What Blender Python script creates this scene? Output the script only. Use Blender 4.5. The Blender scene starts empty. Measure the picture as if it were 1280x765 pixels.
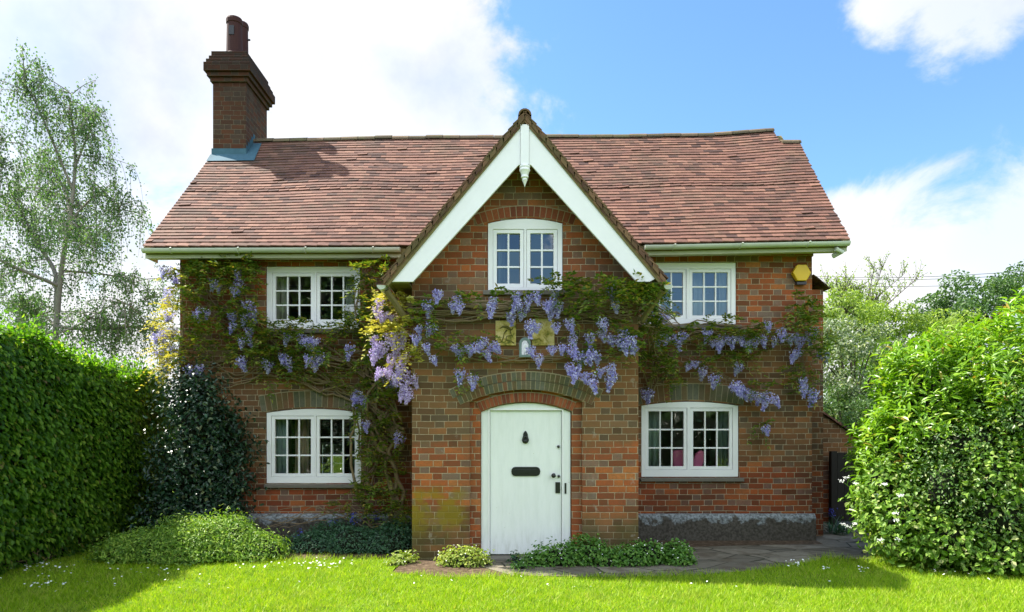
import bpy, math, random
import numpy as np
from mathutils import Vector
from mathutils.geometry import tessellate_polygon
S = bpy.context.scene
COL = S.collection
R = math.radians
rng = np.random.default_rng(7)
random.seed(7)

# ------------------------------------------------------------------ camera, sky, sun, exposure
F, EYE, CY = 880.0, 1.62, -8.8          # focal length in photo pixels, eye height, camera y
cam = bpy.data.cameras.new('camera'); camo = bpy.data.objects.new('camera', cam); COL.objects.link(camo)
camo.location = (0, CY, EYE); camo.rotation_euler = (R(90), 0, 0)
cam.sensor_width = 36; cam.lens = F / 1280 * 36; cam.shift_y = 0.1215
cam.clip_start = 0.1; cam.clip_end = 3000
S.camera = camo
S.render.resolution_x = 1024; S.render.resolution_y = 612
S.view_settings.view_transform = 'Standard'; S.view_settings.look = 'None'
S.view_settings.gamma = 1; S.view_settings.use_curve_mapping = False
S.view_settings.exposure = 1.6
S.render.engine = 'CYCLES'
S.cycles.use_denoising = True
S.cycles.max_bounces = 6; S.cycles.transparent_max_bounces = 12
S.cycles.diffuse_bounces = 3; S.cycles.glossy_bounces = 3; S.cycles.transmission_bounces = 4
S.cycles.caustics_reflective = False; S.cycles.caustics_refractive = False
S.cycles.sample_clamp_indirect = 4

SUN = Vector((-0.70, 0.25, 1.0)).normalized()
sl = bpy.data.lights.new('sun', 'SUN'); sl.energy = 4.2; sl.angle = R(0.5); sl.color = (1.0, 0.94, 0.84)
so = bpy.data.objects.new('sun', sl); COL.objects.link(so)
so.rotation_euler = SUN.to_track_quat('Z', 'Y').to_euler(); so.location = (-20, 8, 30)

def P3(px, py, D):                       # a photo pixel at a depth -> a place in the world
    return Vector(((px - 640) * D / F, CY + D, EYE + (538 - py) * D / F))
def X(px, D): return (px - 640) * D / F
def Z(py, D): return EYE + (538 - py) * D / F

class NT:
    def __init__(s, tree): s.t = tree; s.t.nodes.clear()
    def n(s, typ, **kw):
        nd = s.t.nodes.new(typ)
        for k, v in kw.items(): setattr(nd, k, v)
        return nd
    def l(s, a, b): s.t.links.new(a, b)
    def put(s, sock, v):
        if hasattr(v, 'links') or isinstance(v, bpy.types.NodeSocket): s.l(v, sock)
        elif isinstance(v, (tuple, list)) and len(v) == 3 and sock.type == 'RGBA': sock.default_value = (*v, 1)
        else: sock.default_value = v
    def m(s, op, a, b=0.0, c=None, clamp=False):
        nd = s.n('ShaderNodeMath', operation=op, use_clamp=clamp)
        s.put(nd.inputs[0], a); s.put(nd.inputs[1], b)
        if c is not None: s.put(nd.inputs[2], c)
        return nd.outputs[0]
    def vm(s, op, a, b=None):
        nd = s.n('ShaderNodeVectorMath', operation=op); s.put(nd.inputs[0], a)
        if b is not None: s.put(nd.inputs[1], b)
        return nd.outputs['Value'] if op in ('DOT_PRODUCT', 'LENGTH') else nd.outputs[0]
    def mix(s, f, a, b, mode='MIX'):
        nd = s.n('ShaderNodeMix', data_type='RGBA', blend_type=mode)
        s.put(nd.inputs[0], f); s.put(nd.inputs[6], a); s.put(nd.inputs[7], b)
        return nd.outputs[2]
    def mapr(s, v, a, b, c=0.0, d=1.0, smooth=True):
        nd = s.n('ShaderNodeMapRange', interpolation_type='SMOOTHSTEP' if smooth else 'LINEAR')
        for i, q in enumerate((v, a, b, c, d)): s.put(nd.inputs[i], q)
        return nd.outputs[0]
    def noise(s, vec, scale, detail=3, rough=0.55, out='Fac', dist=0.0):
        nd = s.n('ShaderNodeTexNoise'); s.put(nd.inputs['Vector'], vec)
        nd.inputs['Scale'].default_value = scale; nd.inputs['Detail'].default_value = detail
        nd.inputs['Roughness'].default_value = rough; nd.inputs['Distortion'].default_value = dist
        return nd.outputs[out]
    def ramp(s, v, stops, interp='LINEAR'):
        nd = s.n('ShaderNodeValToRGB'); cr = nd.color_ramp; cr.interpolation = interp
        while len(cr.elements) < len(stops): cr.elements.new(0.5)
        for e, (p, c) in zip(cr.elements, stops): e.position = p; e.color = (*c, 1)
        s.put(nd.inputs[0], v); return nd.outputs[0]
    def xyz(s, v):
        nd = s.n('ShaderNodeSeparateXYZ'); s.put(nd.inputs[0], v); return nd.outputs
    def comb(s, x, y, z):
        nd = s.n('ShaderNodeCombineXYZ')
        for i, q in enumerate((x, y, z)): s.put(nd.inputs[i], q)
        return nd.outputs[0]

# ---- world: physical sky with cumulus banks
W = bpy.data.worlds.new('World'); S.world = W; W.use_nodes = True
w = NT(W.node_tree)
sky = w.n('ShaderNodeTexSky', sky_type='NISHITA', sun_disc=False)
sky.sun_elevation = math.asin(SUN.z); sky.sun_rotation = math.atan2(SUN.x, SUN.y)
sky.air_density = 1.25; sky.dust_density = 0.4; sky.ozone_density = 2.2; sky.altitude = 50
dirn = w.vm('NORMALIZE', w.n('ShaderNodeTexCoord').outputs['Generated'])
def cloud_dir(px, py): return Vector(((px - 640) / F, 1, (538 - py) / F)).normalized()
BL = [(-150, 60, 30, 9), (60, 60, 22, 10), (200, 140, 22, 10), (330, 120, 17, 8), (440, 40, 10, 5), (520, 130, 5.0, 3.5), (520, 70, 4.5, 3), (400, 160, 9, 6),
      (60, 300, 20, 9), (560, 150, 2.4, 2.2), (1110, -5, 2.2, 2.4), (1210, -45, 4.0, 3.0), (1150, 332, 4.6, 2.8), (1245, 330, 5.4, 2.8),
      (1062, 290, 2.4, 2.2), (1380, 370, 8, 4), (1010, 330, 3, 2.4), (1150, 380, 8, 5), (1260, 420, 10, 5)]
mask = 0.0
for (px, py, r, soft) in BL:
    d = w.vm('DOT_PRODUCT', dirn, tuple(cloud_dir(px, py)))
    f = w.mapr(d, math.cos(R(r + soft)), math.cos(R(max(r - soft, 0.2))))
    mask = w.m('MAXIMUM', mask, f)
dx, dy, dz = w.xyz(dirn)
behind = w.mapr(dy, 0.1, -0.3)
gen = w.mapr(w.noise(dirn, 2.2, 5, 0.6), 0.40, 0.52)
for cdir, rr_ in (((0.0, -1, 0.25), 9), ((0.22, -1, 0.20), 7)):      # gaps shaped into the unseen cloud so the windows reflect blue
    gen = w.m('MULTIPLY', gen, w.mapr(w.vm('DOT_PRODUCT', dirn, tuple(Vector(cdir).normalized())), math.cos(R(rr_)), math.cos(R(rr_ * .5)), 1.0, 0.0))
mask = w.m('MAXIMUM', mask, w.m('MULTIPLY', behind, gen))
nz = w.noise(dirn, 6.5, 9, 0.62, dist=0.4)
nz2 = w.noise(dirn, 22.0, 6, 0.6)
val = w.m('ADD', mask, w.m('MULTIPLY', w.m('SUBTRACT', nz, 0.5), 2.3))
val = w.m('ADD', val, w.m('MULTIPLY', w.m('SUBTRACT', nz2, 0.5), 0.35))
gate = w.mapr(mask, 0.0, 0.12)
cmask = w.m('MULTIPLY', w.mapr(val, 0.30, 0.85), gate)
shade = w.ramp(w.noise(dirn, 4.2, 6, 0.6), [(0.30, (3.3, 3.4, 3.6)), (0.50, (4.4, 4.4, 4.45))])
thin = w.mapr(w.noise(dirn, 2.6, 4, 0.5), 0.38, 0.62, 0.72, 1.0)
skyc = w.mix(1.0, sky.outputs[0], (0.64, 0.84, 1.0), 'MULTIPLY')
# unseen clouds behind the camera, added bright to light the shaded front
shade = w.mix(behind, shade, (9.6, 10.3, 10.9))
col = w.mix(w.m('MULTIPLY', cmask, thin), skyc, shade)
bg = w.n('ShaderNodeBackground'); w.l(col, bg.inputs[0]); bg.inputs[1].default_value = 0.085
w.l(bg.outputs[0], w.n('ShaderNodeOutputWorld').inputs[0])

# ------------------------------------------------------------------ materials
def newmat(name):
    m = bpy.data.materials.new(name); m.use_nodes = True
    return m, NT(m.node_tree)
def finish(g, color, rough=0.8, bump=None, bstr=0.3, bdist=0.01, spec=0.3, metal=0.0, normal=None):
    p = g.n('ShaderNodeBsdfPrincipled'); g.put(p.inputs['Base Color'], color); g.put(p.inputs['Roughness'], rough)
    p.inputs['Specular IOR Level'].default_value = spec; p.inputs['Metallic'].default_value = metal
    if bump is not None:
        b = g.n('ShaderNodeBump'); b.inputs['Strength'].default_value = bstr; b.inputs['Distance'].default_value = bdist
        g.put(b.inputs['Height'], bump); g.l(b.outputs[0], p.inputs['Normal'])
    g.l(p.outputs[0], g.n('ShaderNodeOutputMaterial').inputs[0])
    return p
def plain(name, c, rough=0.6, var=0.12, scale=12, spec=0.3, metal=0.0, bstr=0.15):
    m, g = newmat(name); pos = g.n('ShaderNodeNewGeometry').outputs['Position']
    n = g.noise(pos, scale, 5); n2 = g.noise(pos, scale * 0.23, 3)
    k = g.m('MULTIPLY_ADD', g.m('ADD', n, n2), var * 2, 1 - var * 2)
    kc = g.comb(k, k, k)
    finish(g, g.mix(1.0, c, kc, 'MULTIPLY'), rough, n, bstr, 0.004, spec, metal)
    return m

def brick_mat(name, dark=0.0, algae=0.0, soot=0.0):
    m, g = newmat(name)
    geo = g.n('ShaderNodeNewGeometry'); pos = geo.outputs['Position']
    x, y, z = g.xyz(pos); nx, ny, nz_ = g.xyz(geo.outputs['True Normal'])
    side = g.m('GREATER_THAN', g.m('ABSOLUTE', nx), 0.6)
    u = g.m('ADD', g.m('MULTIPLY', x, g.m('SUBTRACT', 1.0, side)), g.m('MULTIPLY', y, side))
    wob = g.m('MULTIPLY', g.m('SUBTRACT', g.noise(pos, 0.9, 3), 0.5), 0.035)
    v = g.m('ADD', g.m('ADD', z, 10.0), wob)
    H, Pd, SS = 0.0815, 0.345, 0.655
    vr = g.m('DIVIDE', v, H); row = g.m('FLOOR', vr); fv = g.m('FRACT', vr)
    jit = g.n('ShaderNodeTexWhiteNoise', noise_dimensions='1D'); g.l(row, jit.inputs['W'])
    off = g.m('ADD', g.m('MULTIPLY', g.m('MODULO', row, 2.0), 0.5), g.m('MULTIPLY', jit.outputs['Value'], 0.13))
    uw = g.m('ADD', u, g.m('MULTIPLY', g.m('SUBTRACT', g.noise(pos, 7.0, 2), 0.5), 0.012))
    uu = g.m('ADD', g.m('DIVIDE', g.m('ADD', uw, 50.0), Pd), off)
    cell = g.m('FLOOR', uu); fu = g.m('FRACT', uu)
    head = g.m('GREATER_THAN', fu, SS)
    du = g.m('MULTIPLY', g.m('MINIMUM', g.m('MINIMUM', fu, g.m('SUBTRACT', 1.0, fu)), g.m('ABSOLUTE', g.m('SUBTRACT', fu, SS))), Pd)
    dv = g.m('MULTIPLY', g.m('MINIMUM', fv, g.m('SUBTRACT', 1.0, fv)), H)
    fine = g.noise(pos, 60, 3); med = g.noise(pos, 14, 4)
    d = g.m('ADD', g.m('MINIMUM', du, dv), g.m('MULTIPLY', g.m('SUBTRACT', med, 0.5), 0.006))
    brick = g.mapr(d, 0.0015, 0.0060)
    wn = g.n('ShaderNodeTexWhiteNoise', noise_dimensions='3D')
    g.l(g.comb(g.m('MULTIPLY_ADD', cell, 2.0, head), row, 0.0), wn.inputs['Vector'])
    rv = wn.outputs['Value']; r2 = g.xyz(wn.outputs['Color'])[1]
    red = g.ramp(rv, [(0.0, (0.11, 0.040, 0.020)), (0.2, (0.23, 0.056, 0.024)), (0.6, (0.38, 0.088, 0.028)), (0.9, (0.48, 0.135, 0.036)), (1.0, (0.50, 0.18, 0.055))])
    brown = g.ramp(rv, [(0.0, (0.078, 0.056, 0.030)), (0.5, (0.125, 0.086, 0.042)), (0.8, (0.155, 0.102, 0.047)), (1.0, (0.22, 0.105, 0.045))])
    grey = g.ramp(r2, [(0.0, (0.060, 0.062, 0.062)), (0.5, (0.120, 0.125, 0.112)), (1.0, (0.20, 0.20, 0.165))])
    isg = g.m('MULTIPLY', g.m('GREATER_THAN', r2, g.m('SUBTRACT', 0.88, g.m('MULTIPLY', head, 0.42))), g.m('MULTIPLY_ADD', med, 0.7, 0.40))
    big = g.noise(pos, 0.75, 4, 0.6); mott = g.noise(pos, 28, 5, 0.7)
    c = g.mix(isg, red, grey)
    c = g.mix(0.22, c, (0.32, 0.105, 0.040))
    # weathering: soot-brown and algae where the wall stays damp
    wx = g.mapr(big, 0.42, 0.60)
    c = g.mix(g.mapr(mott, 0.35, 0.65, 0, 0.7), c, g.mix(0.5, c, (0.13, 0.085, 0.040)))
    c = g.mix(g.m('MULTIPLY', wx, 0.45 + dark * 0.4), c, g.mix(0.7, c, (0.095, 0.066, 0.040)))
    c = g.mix(g.m('MULTIPLY', g.mapr(fine, 0.45, 0.75), 0.35), c, g.mix(1.0, c, (0.62, 0.60, 0.60), 'MULTIPLY'))
    mort = g.mix(g.mapr(med, 0.35, 0.65), (0.26, 0.20, 0.12), (0.52, 0.44, 0.30))
    allc = g.mix(brick, mort, c)
    if algae == 0:
        nb = g.m('MULTIPLY', g.m('SUBTRACT', big, 0.5), 1.2)
        bw = g.m('MULTIPLY', g.mapr(g.m('ADD', z, nb), 0.95, 1.25), g.mapr(g.m('ADD', z, nb), 3.25, 2.8))
        c2 = g.mix(g.m('MULTIPLY', bw, 0.85), c, g.mix(0.25, brown, c))
        lowr = g.mapr(z, 1.15, 0.95)
        c2 = g.mix(g.m('MULTIPLY', lowr, 0.5), c2, g.mix(1.0, c2, (0.62, 0.45, 0.50), 'MULTIPLY'))
        allc = g.mix(brick, mort, c2)
    if algae > 0:
        zc = g.m('MULTIPLY', g.mapr(z, 2.0, 2.6), g.mapr(z, 3.7, 3.2))
        lowb = g.m('MULTIPLY', g.mapr(z, 0.75, 0.35), g.mapr(g.noise(pos, 2.2, 4), 0.40, 0.60))
        pn = g.mapr(g.noise(pos, 2.6, 5, 0.65), 0.32, 0.62)
        a = g.m('MULTIPLY', g.m('MULTIPLY', zc, pn), algae)
        allc = g.mix(a, allc, g.mix(0.6, (0.060, 0.070, 0.018), g.mix(1.0, allc, (0.5, 0.62, 0.3), 'MULTIPLY')))
        nb = g.m('MULTIPLY', g.m('SUBTRACT', big, 0.5), 0.9)
        brn = g.m('MULTIPLY', g.mapr(g.m('ADD', z, nb), 1.25, 1.55), g.mapr(z, 3.75, 3.35))
        brn = g.m('MAXIMUM', brn, g.mapr(g.m('ADD', z, nb), 0.75, 0.50))
        c2 = g.mix(g.m('MULTIPLY', brn, 0.82), c, g.mix(0.15, brown, c))
        allc = g.mix(g.m('MULTIPLY', brick, brn), allc, c2)
        allc = g.mix(g.m('MULTIPLY', lowb, 0.75), allc, g.mix(0.5, (0.085, 0.085, 0.030), g.mix(1.0, allc, (0.5, 0.6, 0.4), 'MULTIPLY')))
        # yellow lichen patch on the left pier of the porch
        ly = g.m('MULTIPLY', g.m('MULTIPLY', g.mapr(z, 0.98, 0.80), g.mapr(z, 0.22, 0.50)), g.m('MULTIPLY', g.mapr(x, -0.50, -0.66), g.mapr(y, 0.6, 0.4)))
        ly = g.m('MULTIPLY', ly, g.mapr(g.noise(pos, 4.5, 4), 0.36, 0.58))
        allc = g.mix(g.m('MULTIPLY', ly, 0.75), allc, (0.22, 0.165, 0.012))
        wl = g.m('MULTIPLY', g.mapr(g.noise(pos, 5.5, 4, 0.6), 0.63, 0.70), 0.35)
        allc = g.mix(wl, allc, (0.36, 0.34, 0.28))
    if soot > 0:  # soot, with the shade on the stack darkened into the same colour
        sz_ = g.mapr(g.m('ADD', z, g.m('MULTIPLY', g.m('SUBTRACT', big, 0.5), 1.2)), 7.0, 7.9, soot, 0.93)
        allc = g.mix(sz_, allc, (0.020, 0.014, 0.012))
    hgt = g.m('ADD', g.m('MULTIPLY', brick, 0.7), g.m('MULTIPLY', fine, 0.3))
    finish(g, allc, 0.88, hgt, 0.75, 0.008, 0.15)
    return m
M = {}
M['brick'] = brick_mat('flemish_brick', 0.35, 0.0)
M['brick_porch'] = brick_mat('weathered_flemish_brick', 0.5, 0.75)
M['brick_dark'] = brick_mat('old_red_brick', 0.9, 0.0)
M['brick_soot_shade'] = brick_mat('sooty_shaded_brick', 0.6, 0.0, 0.70)

def island_mat(name, stops, rough=0.8, spec=0.2, moss=None, bstr=0.4, metal=0.0):
    m, g = newmat(name); geo = g.n('ShaderNodeNewGeometry')
    r = geo.outputs['Random Per Island']; pos = geo.outputs['Position']
    c = g.ramp(r, stops); n = g.noise(pos, 45, 4); n2 = g.noise(pos, 9, 4)
    c = g.mix(g.mapr(n, 0.4, 0.7, 0, 0.45), c, g.mix(1.0, c, (0.55, 0.55, 0.55), 'MULTIPLY'))
    if moss:
        big = g.noise(pos, 1.1, 5, 0.6)
        c = g.mix(g.mapr(g.m('ADD', g.m('MULTIPLY', big, 0.6), g.m('MULTIPLY', n2, 0.4)), 0.47, 0.62, 0, moss[3]), c, moss[:3])
    finish(g, c, rough, n, bstr, 0.004, spec, metal)
    return m
M['tile'] = island_mat('clay_tile', [(0, (0.07, 0.040, 0.034)), (0.12, (0.120, 0.064, 0.050)), (0.4, (0.165, 0.083, 0.062)), (0.7, (0.195, 0.096, 0.070)), (0.92, (0.24, 0.125, 0.088)), (1, (0.12, 0.060, 0.044))], moss=(0.115, 0.075, 0.052, 0.65))
M['verge'] = island_mat('mossy_tile', [(0, (0.085, 0.045, 0.030)), (0.5, (0.16, 0.085, 0.050)), (1, (0.23, 0.13, 0.07))], moss=(0.10, 0.095, 0.035, 0.6))
M['ridge'] = island_mat('ridge_tile', [(0, (0.11, 0.085, 0.055)), (0.5, (0.16, 0.12, 0.075)), (1, (0.22, 0.15, 0.10))], moss=(0.13, 0.125, 0.055, 0.7))
M['vous_red'] = island_mat('red_arch_brick', [(0, (0.15, 0.045, 0.024)), (0.5, (0.25, 0.068, 0.030)), (1, (0.33, 0.10, 0.042))])
M['vous_mix'] = island_mat('arch_brick', [(0, (0.10, 0.095, 0.065)), (0.25, (0.15, 0.145, 0.105)), (0.45, (0.14, 0.10, 0.055)), (0.62, (0.21, 0.085, 0.045)), (0.8, (0.17, 0.105, 0.05)), (1, (0.13, 0.125, 0.075))], moss=(0.07, 0.085, 0.03, 0.5))
M['mortar'] = plain('lime_mortar', (0.34, 0.28, 0.18), 0.9, 0.2, 30)
M['white'] = plain('white_gloss_paint', (0.83, 0.82, 0.83), 0.38, 0.05, 5, 0.5, 0, 0.05)
M['gutter'] = plain('aged_white_gutter', (0.50, 0.53, 0.45), 0.5, 0.12, 6)
M['plaster'] = plain('room_plaster', (0.58, 0.50, 0.38), 0.9, 0.05)
M['floorb'] = plain('dark_floor', (0.10, 0.06, 0.035), 0.6)
M['stone'] = plain('stone_sill', (0.15, 0.135, 0.11), 0.85, 0.2, 20)
M['lead'] = plain('lead_flashing', (0.050, 0.115, 0.155), 0.75, 0.3, 9, 0.2, 0, 0.6)
M['pot'] = plain('terracotta_pot', (0.042, 0.012, 0.010), 0.75, 0.2, 14)
M['black'] = plain('black_iron', (0.012, 0.012, 0.013), 0.35, 0.1, 20, 0.5)
M['soffit'] = plain('soffit_board', (0.42, 0.42, 0.30), 0.7, 0.15, 8)
M['wood'] = plain('mossy_timber', (0.16, 0.13, 0.05), 0.85, 0.25, 18)
M['bark'] = plain('wisteria_bark', (0.21, 0.155, 0.085), 0.9, 0.3, 40, bstr=0.6)
M['gate'] = plain('tarred_gate', (0.018, 0.015, 0.013), 0.7, 0.2, 20)
M['yellow'] = plain('yellow_plastic', (0.70, 0.44, 0.010), 0.4, 0.06, 6, 0.4)
M['plinth'] = None

def glass_mat():
    m, g = newmat('window_glass')
    lw = g.n('ShaderNodeLayerWeight'); lw.inputs['Blend'].default_value = 0.35
    tr = g.n('ShaderNodeBsdfTransparent'); tr.inputs[0].default_value = (0.90, 0.95, 0.94, 1)
    gl = g.n('ShaderNodeBsdfGlossy'); gl.inputs['Roughness'].default_value = 0.015
    pos = g.n('ShaderNodeNewGeometry').outputs['Position']
    b = g.n('ShaderNodeBump'); b.inputs['Strength'].default_value = 0.10; b.inputs['Distance'].default_value = 0.02
    g.put(b.inputs['Height'], g.noise(pos, 3.0, 2)); g.l(b.outputs[0], gl.inputs['Normal'])
    f = g.mapr(lw.outputs['Facing'], 0.0, 1.0, 0.16, 1.0, False)
    mx = g.n('ShaderNodeMixShader'); g.put(mx.inputs[0], f); g.l(tr.outputs[0], mx.inputs[1]); g.l(gl.outputs[0], mx.inputs[2])
    g.l(mx.outputs[0], g.n('ShaderNodeOutputMaterial').inputs[0]); return m
M['glass'] = glass_mat()

def plinth_mat():
    m, g = newmat('flaking_plinth_render'); pos = g.n('ShaderNodeNewGeometry').outputs['Position']; x, y, z = g.xyz(pos)
    n = g.noise(pos, 6, 6, 0.65); n2 = g.noise(pos, 30, 4)
    base = g.mix(g.mapr(n2, 0.3, 0.7), (0.055, 0.048, 0.038), (0.11, 0.10, 0.082))
    f = g.mapr(g.m('ADD', g.m('SUBTRACT', z, 0.30), g.m('MULTIPLY', g.m('SUBTRACT', n, 0.5), 0.55)), -0.02, 0.03)
    c = g.mix(f, base, g.mix(g.mapr(n2, 0.35, 0.65), (0.12, 0.13, 0.13), (0.30, 0.33, 0.34)))
    finish(g, c, 0.9, n2, 0.6, 0.01, 0.15); return m
M['plinth'] = plinth_mat()

def leaf_mat(name, stops, trans=0.38, rough=0.45, spec=0.4, tcol=(1.25, 1.35, 0.45)):
    m, g = newmat(name); geo = g.n('ShaderNodeNewGeometry')
    c = g.ramp(geo.outputs['Random Per Island'], stops)
    if name == 'grass_blade':
        gp_ = geo.outputs['Position']; c = g.mix(g.mapr(g.noise(gp_, 1.3, 5, .6), .52, .70, 0, .35), c, (0.36, 0.38, 0.09)); c = g.mix(g.mapr(g.noise(gp_, 5.0, 4, .6), .54, .70, 0, .35), c, (0.10, 0.22, 0.02))
    c = g.mix(g.mapr(g.noise(geo.outputs['Position'], 1.7, 3), 0.35, 0.65, 0, 0.35), c, g.mix(1.0, c, (0.72, 0.80, 0.8), 'MULTIPLY'))
    p = g.n('ShaderNodeBsdfPrincipled'); g.l(c, p.inputs['Base Color'])
    p.inputs['Roughness'].default_value = rough; p.inputs['Specular IOR Level'].default_value = spec
    t = g.n('ShaderNodeBsdfTranslucent'); g.l(g.mix(1.0, c, tcol, 'MULTIPLY'), t.inputs[0])
    mx = g.n('ShaderNodeMixShader'); mx.inputs[0].default_value = trans
    g.l(p.outputs[0], mx.inputs[1]); g.l(t.outputs[0], mx.inputs[2])
    g.l(mx.outputs[0], g.n('ShaderNodeOutputMaterial').inputs[0]); return m
M['l_hedge'] = leaf_mat('hornbeam_leaf', [(0, (0.04, 0.11, 0.010)), (0.5, (0.11, 0.25, 0.018)), (0.82, (0.19, 0.36, 0.026)), (0.97, (0.32, 0.46, 0.05)), (1, (0.28, 0.20, 0.08))], 0.60)
M['l_laurel'] = leaf_mat('laurel_leaf', [(0, (0.11, 0.24, 0.012)), (0.5, (0.20, 0.37, 0.018)), (0.90, (0.29, 0.46, 0.025)), (0.97, (0.36, 0.44, 0.05)), (1, (0.42, 0.22, 0.05))], 0.33, 0.36, 0.4)
M['l_varieg'] = leaf_mat('glossy_small_leaf', [(0, (0.04, 0.10, 0.018)), (0.6, (0.10, 0.20, 0.035)), (0.85, (0.19, 0.29, 0.07)), (1, (0.40, 0.42, 0.20))], 0.3, 0.42, 0.4)
M['l_bramble'] = leaf_mat('bramble_leaf', [(0, (0.09, 0.19, 0.020)), (0.6, (0.18, 0.32, 0.035)), (0.9, (0.28, 0.40, 0.07)), (1, (0.42, 0.42, 0.20))], 0.28, 0.5, 0.3)
M['l_holly'] = leaf_mat('holly_leaf', [(0, (0.010, 0.032, 0.016)), (0.6, (0.018, 0.052, 0.024)), (0.92, (0.035, 0.075, 0.03)), (1, (0.16, 0.18, 0.08))], 0.12, 0.33, 0.4)
M['l_mound'] = leaf_mat('shrub_leaf', [(0, (0.08, 0.19, 0.020)), (0.6, (0.23, 0.38, 0.04)), (1, (0.42, 0.54, 0.09))], 0.35)
M['l_vinca'] = leaf_mat('vinca_leaf', [(0, (0.022, 0.075, 0.035)), (0.6, (0.04, 0.12, 0.05)), (1, (0.07, 0.17, 0.07))], 0.22, 0.35, 0.5)
M['l_bed'] = leaf_mat('bedding_leaf', [(0, (0.06, 0.16, 0.022)), (0.6, (0.11, 0.25, 0.032)), (1, (0.20, 0.35, 0.06))], 0.3)
M['l_lime'] = leaf_mat('lime_leaf', [(0, (0.18, 0.26, 0.03)), (0.6, (0.30, 0.38, 0.06)), (1, (0.45, 0.47, 0.12))], 0.35)
M['l_wist'] = leaf_mat('wisteria_leaf', [(0, (0.06, 0.12, 0.014)), (0.5, (0.13, 0.21, 0.022)), (0.82, (0.25, 0.29, 0.035)), (1, (0.32, 0.23, 0.05))], 0.38, 0.5, 0.3, (1.3, 1.2, 0.4))
M['l_wistgold'] = leaf_mat('sunlit_young_wisteria_leaf', [(0, (0.36, 0.36, 0.05)), (0.6, (0.56, 0.53, 0.10)), (1, (0.70, 0.66, 0.26))], 0.4, 0.5, 0.3, (1.1, 1.0, 0.4))  # young leaves, with sunlight painted into their yellow
M['petal'] = leaf_mat('wisteria_petal', [(0, (0.30, 0.26, 0.66)), (0.4, (0.48, 0.44, 0.84)), (0.7, (0.70, 0.67, 0.94)), (1, (0.92, 0.90, 0.98))], 0.35, 0.6, 0.2, (1.05, 1.0, 1.15))
M['petal_sunlit'] = leaf_mat('sunlit_wisteria_petal', [(0, (0.45, 0.34, 0.66)), (0.5, (0.64, 0.52, 0.80)), (1, (0.84, 0.78, 0.90))], 0.35, 0.6, 0.2, (1.05, 1.0, 1.1))  # lit copy of the petal, sunlight put into the colour
M['l_birch'] = leaf_mat('birch_leaf', [(0, (0.06, 0.13, 0.04)), (0.6, (0.12, 0.22, 0.075)), (1, (0.22, 0.31, 0.14))], 0.45, 0.5, 0.3, (1.2, 1.3, 0.7))
M['l_tree_a'] = leaf_mat('pale_spring_leaf', [(0, (0.17, 0.26, 0.04)), (0.6, (0.28, 0.38, 0.07)), (1, (0.42, 0.48, 0.15))], 0.4)
M['l_tree_b'] = leaf_mat('green_tree_leaf', [(0, (0.08, 0.17, 0.03)), (0.6, (0.15, 0.27, 0.045)), (1, (0.24, 0.36, 0.08))], 0.4)
M['l_tree_c'] = leaf_mat('silvery_shrub_leaf', [(0, (0.08, 0.13, 0.055)), (0.5, (0.16, 0.22, 0.11)), (0.85, (0.30, 0.34, 0.24)), (1, (0.65, 0.65, 0.60))], 0.35)
M['l_tree_d'] = leaf_mat('dark_tree_leaf', [(0, (0.045, 0.10, 0.03)), (0.6, (0.085, 0.16, 0.045)), (1, (0.14, 0.23, 0.07))], 0.35)
M['birchbark'] = plain('birch_bark', (0.24, 0.22, 0.19), 0.8, 0.3, 7)
M['twig'] = plain('twig_bark', (0.045, 0.035, 0.022), 0.9, 0.2, 20)
M['core'] = plain('dark_shade_core', (0.010, 0.014, 0.005), 0.95, 0.3, 9, bstr=0.8)  # for solid dark bodies added inside foliage to block light
M['whitep'] = plain('white_petal', (0.80, 0.80, 0.74), 0.7, 0.05)
M['bluep'] = plain('bluebell_petal', (0.07, 0.09, 0.50), 0.6, 0.15)

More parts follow.
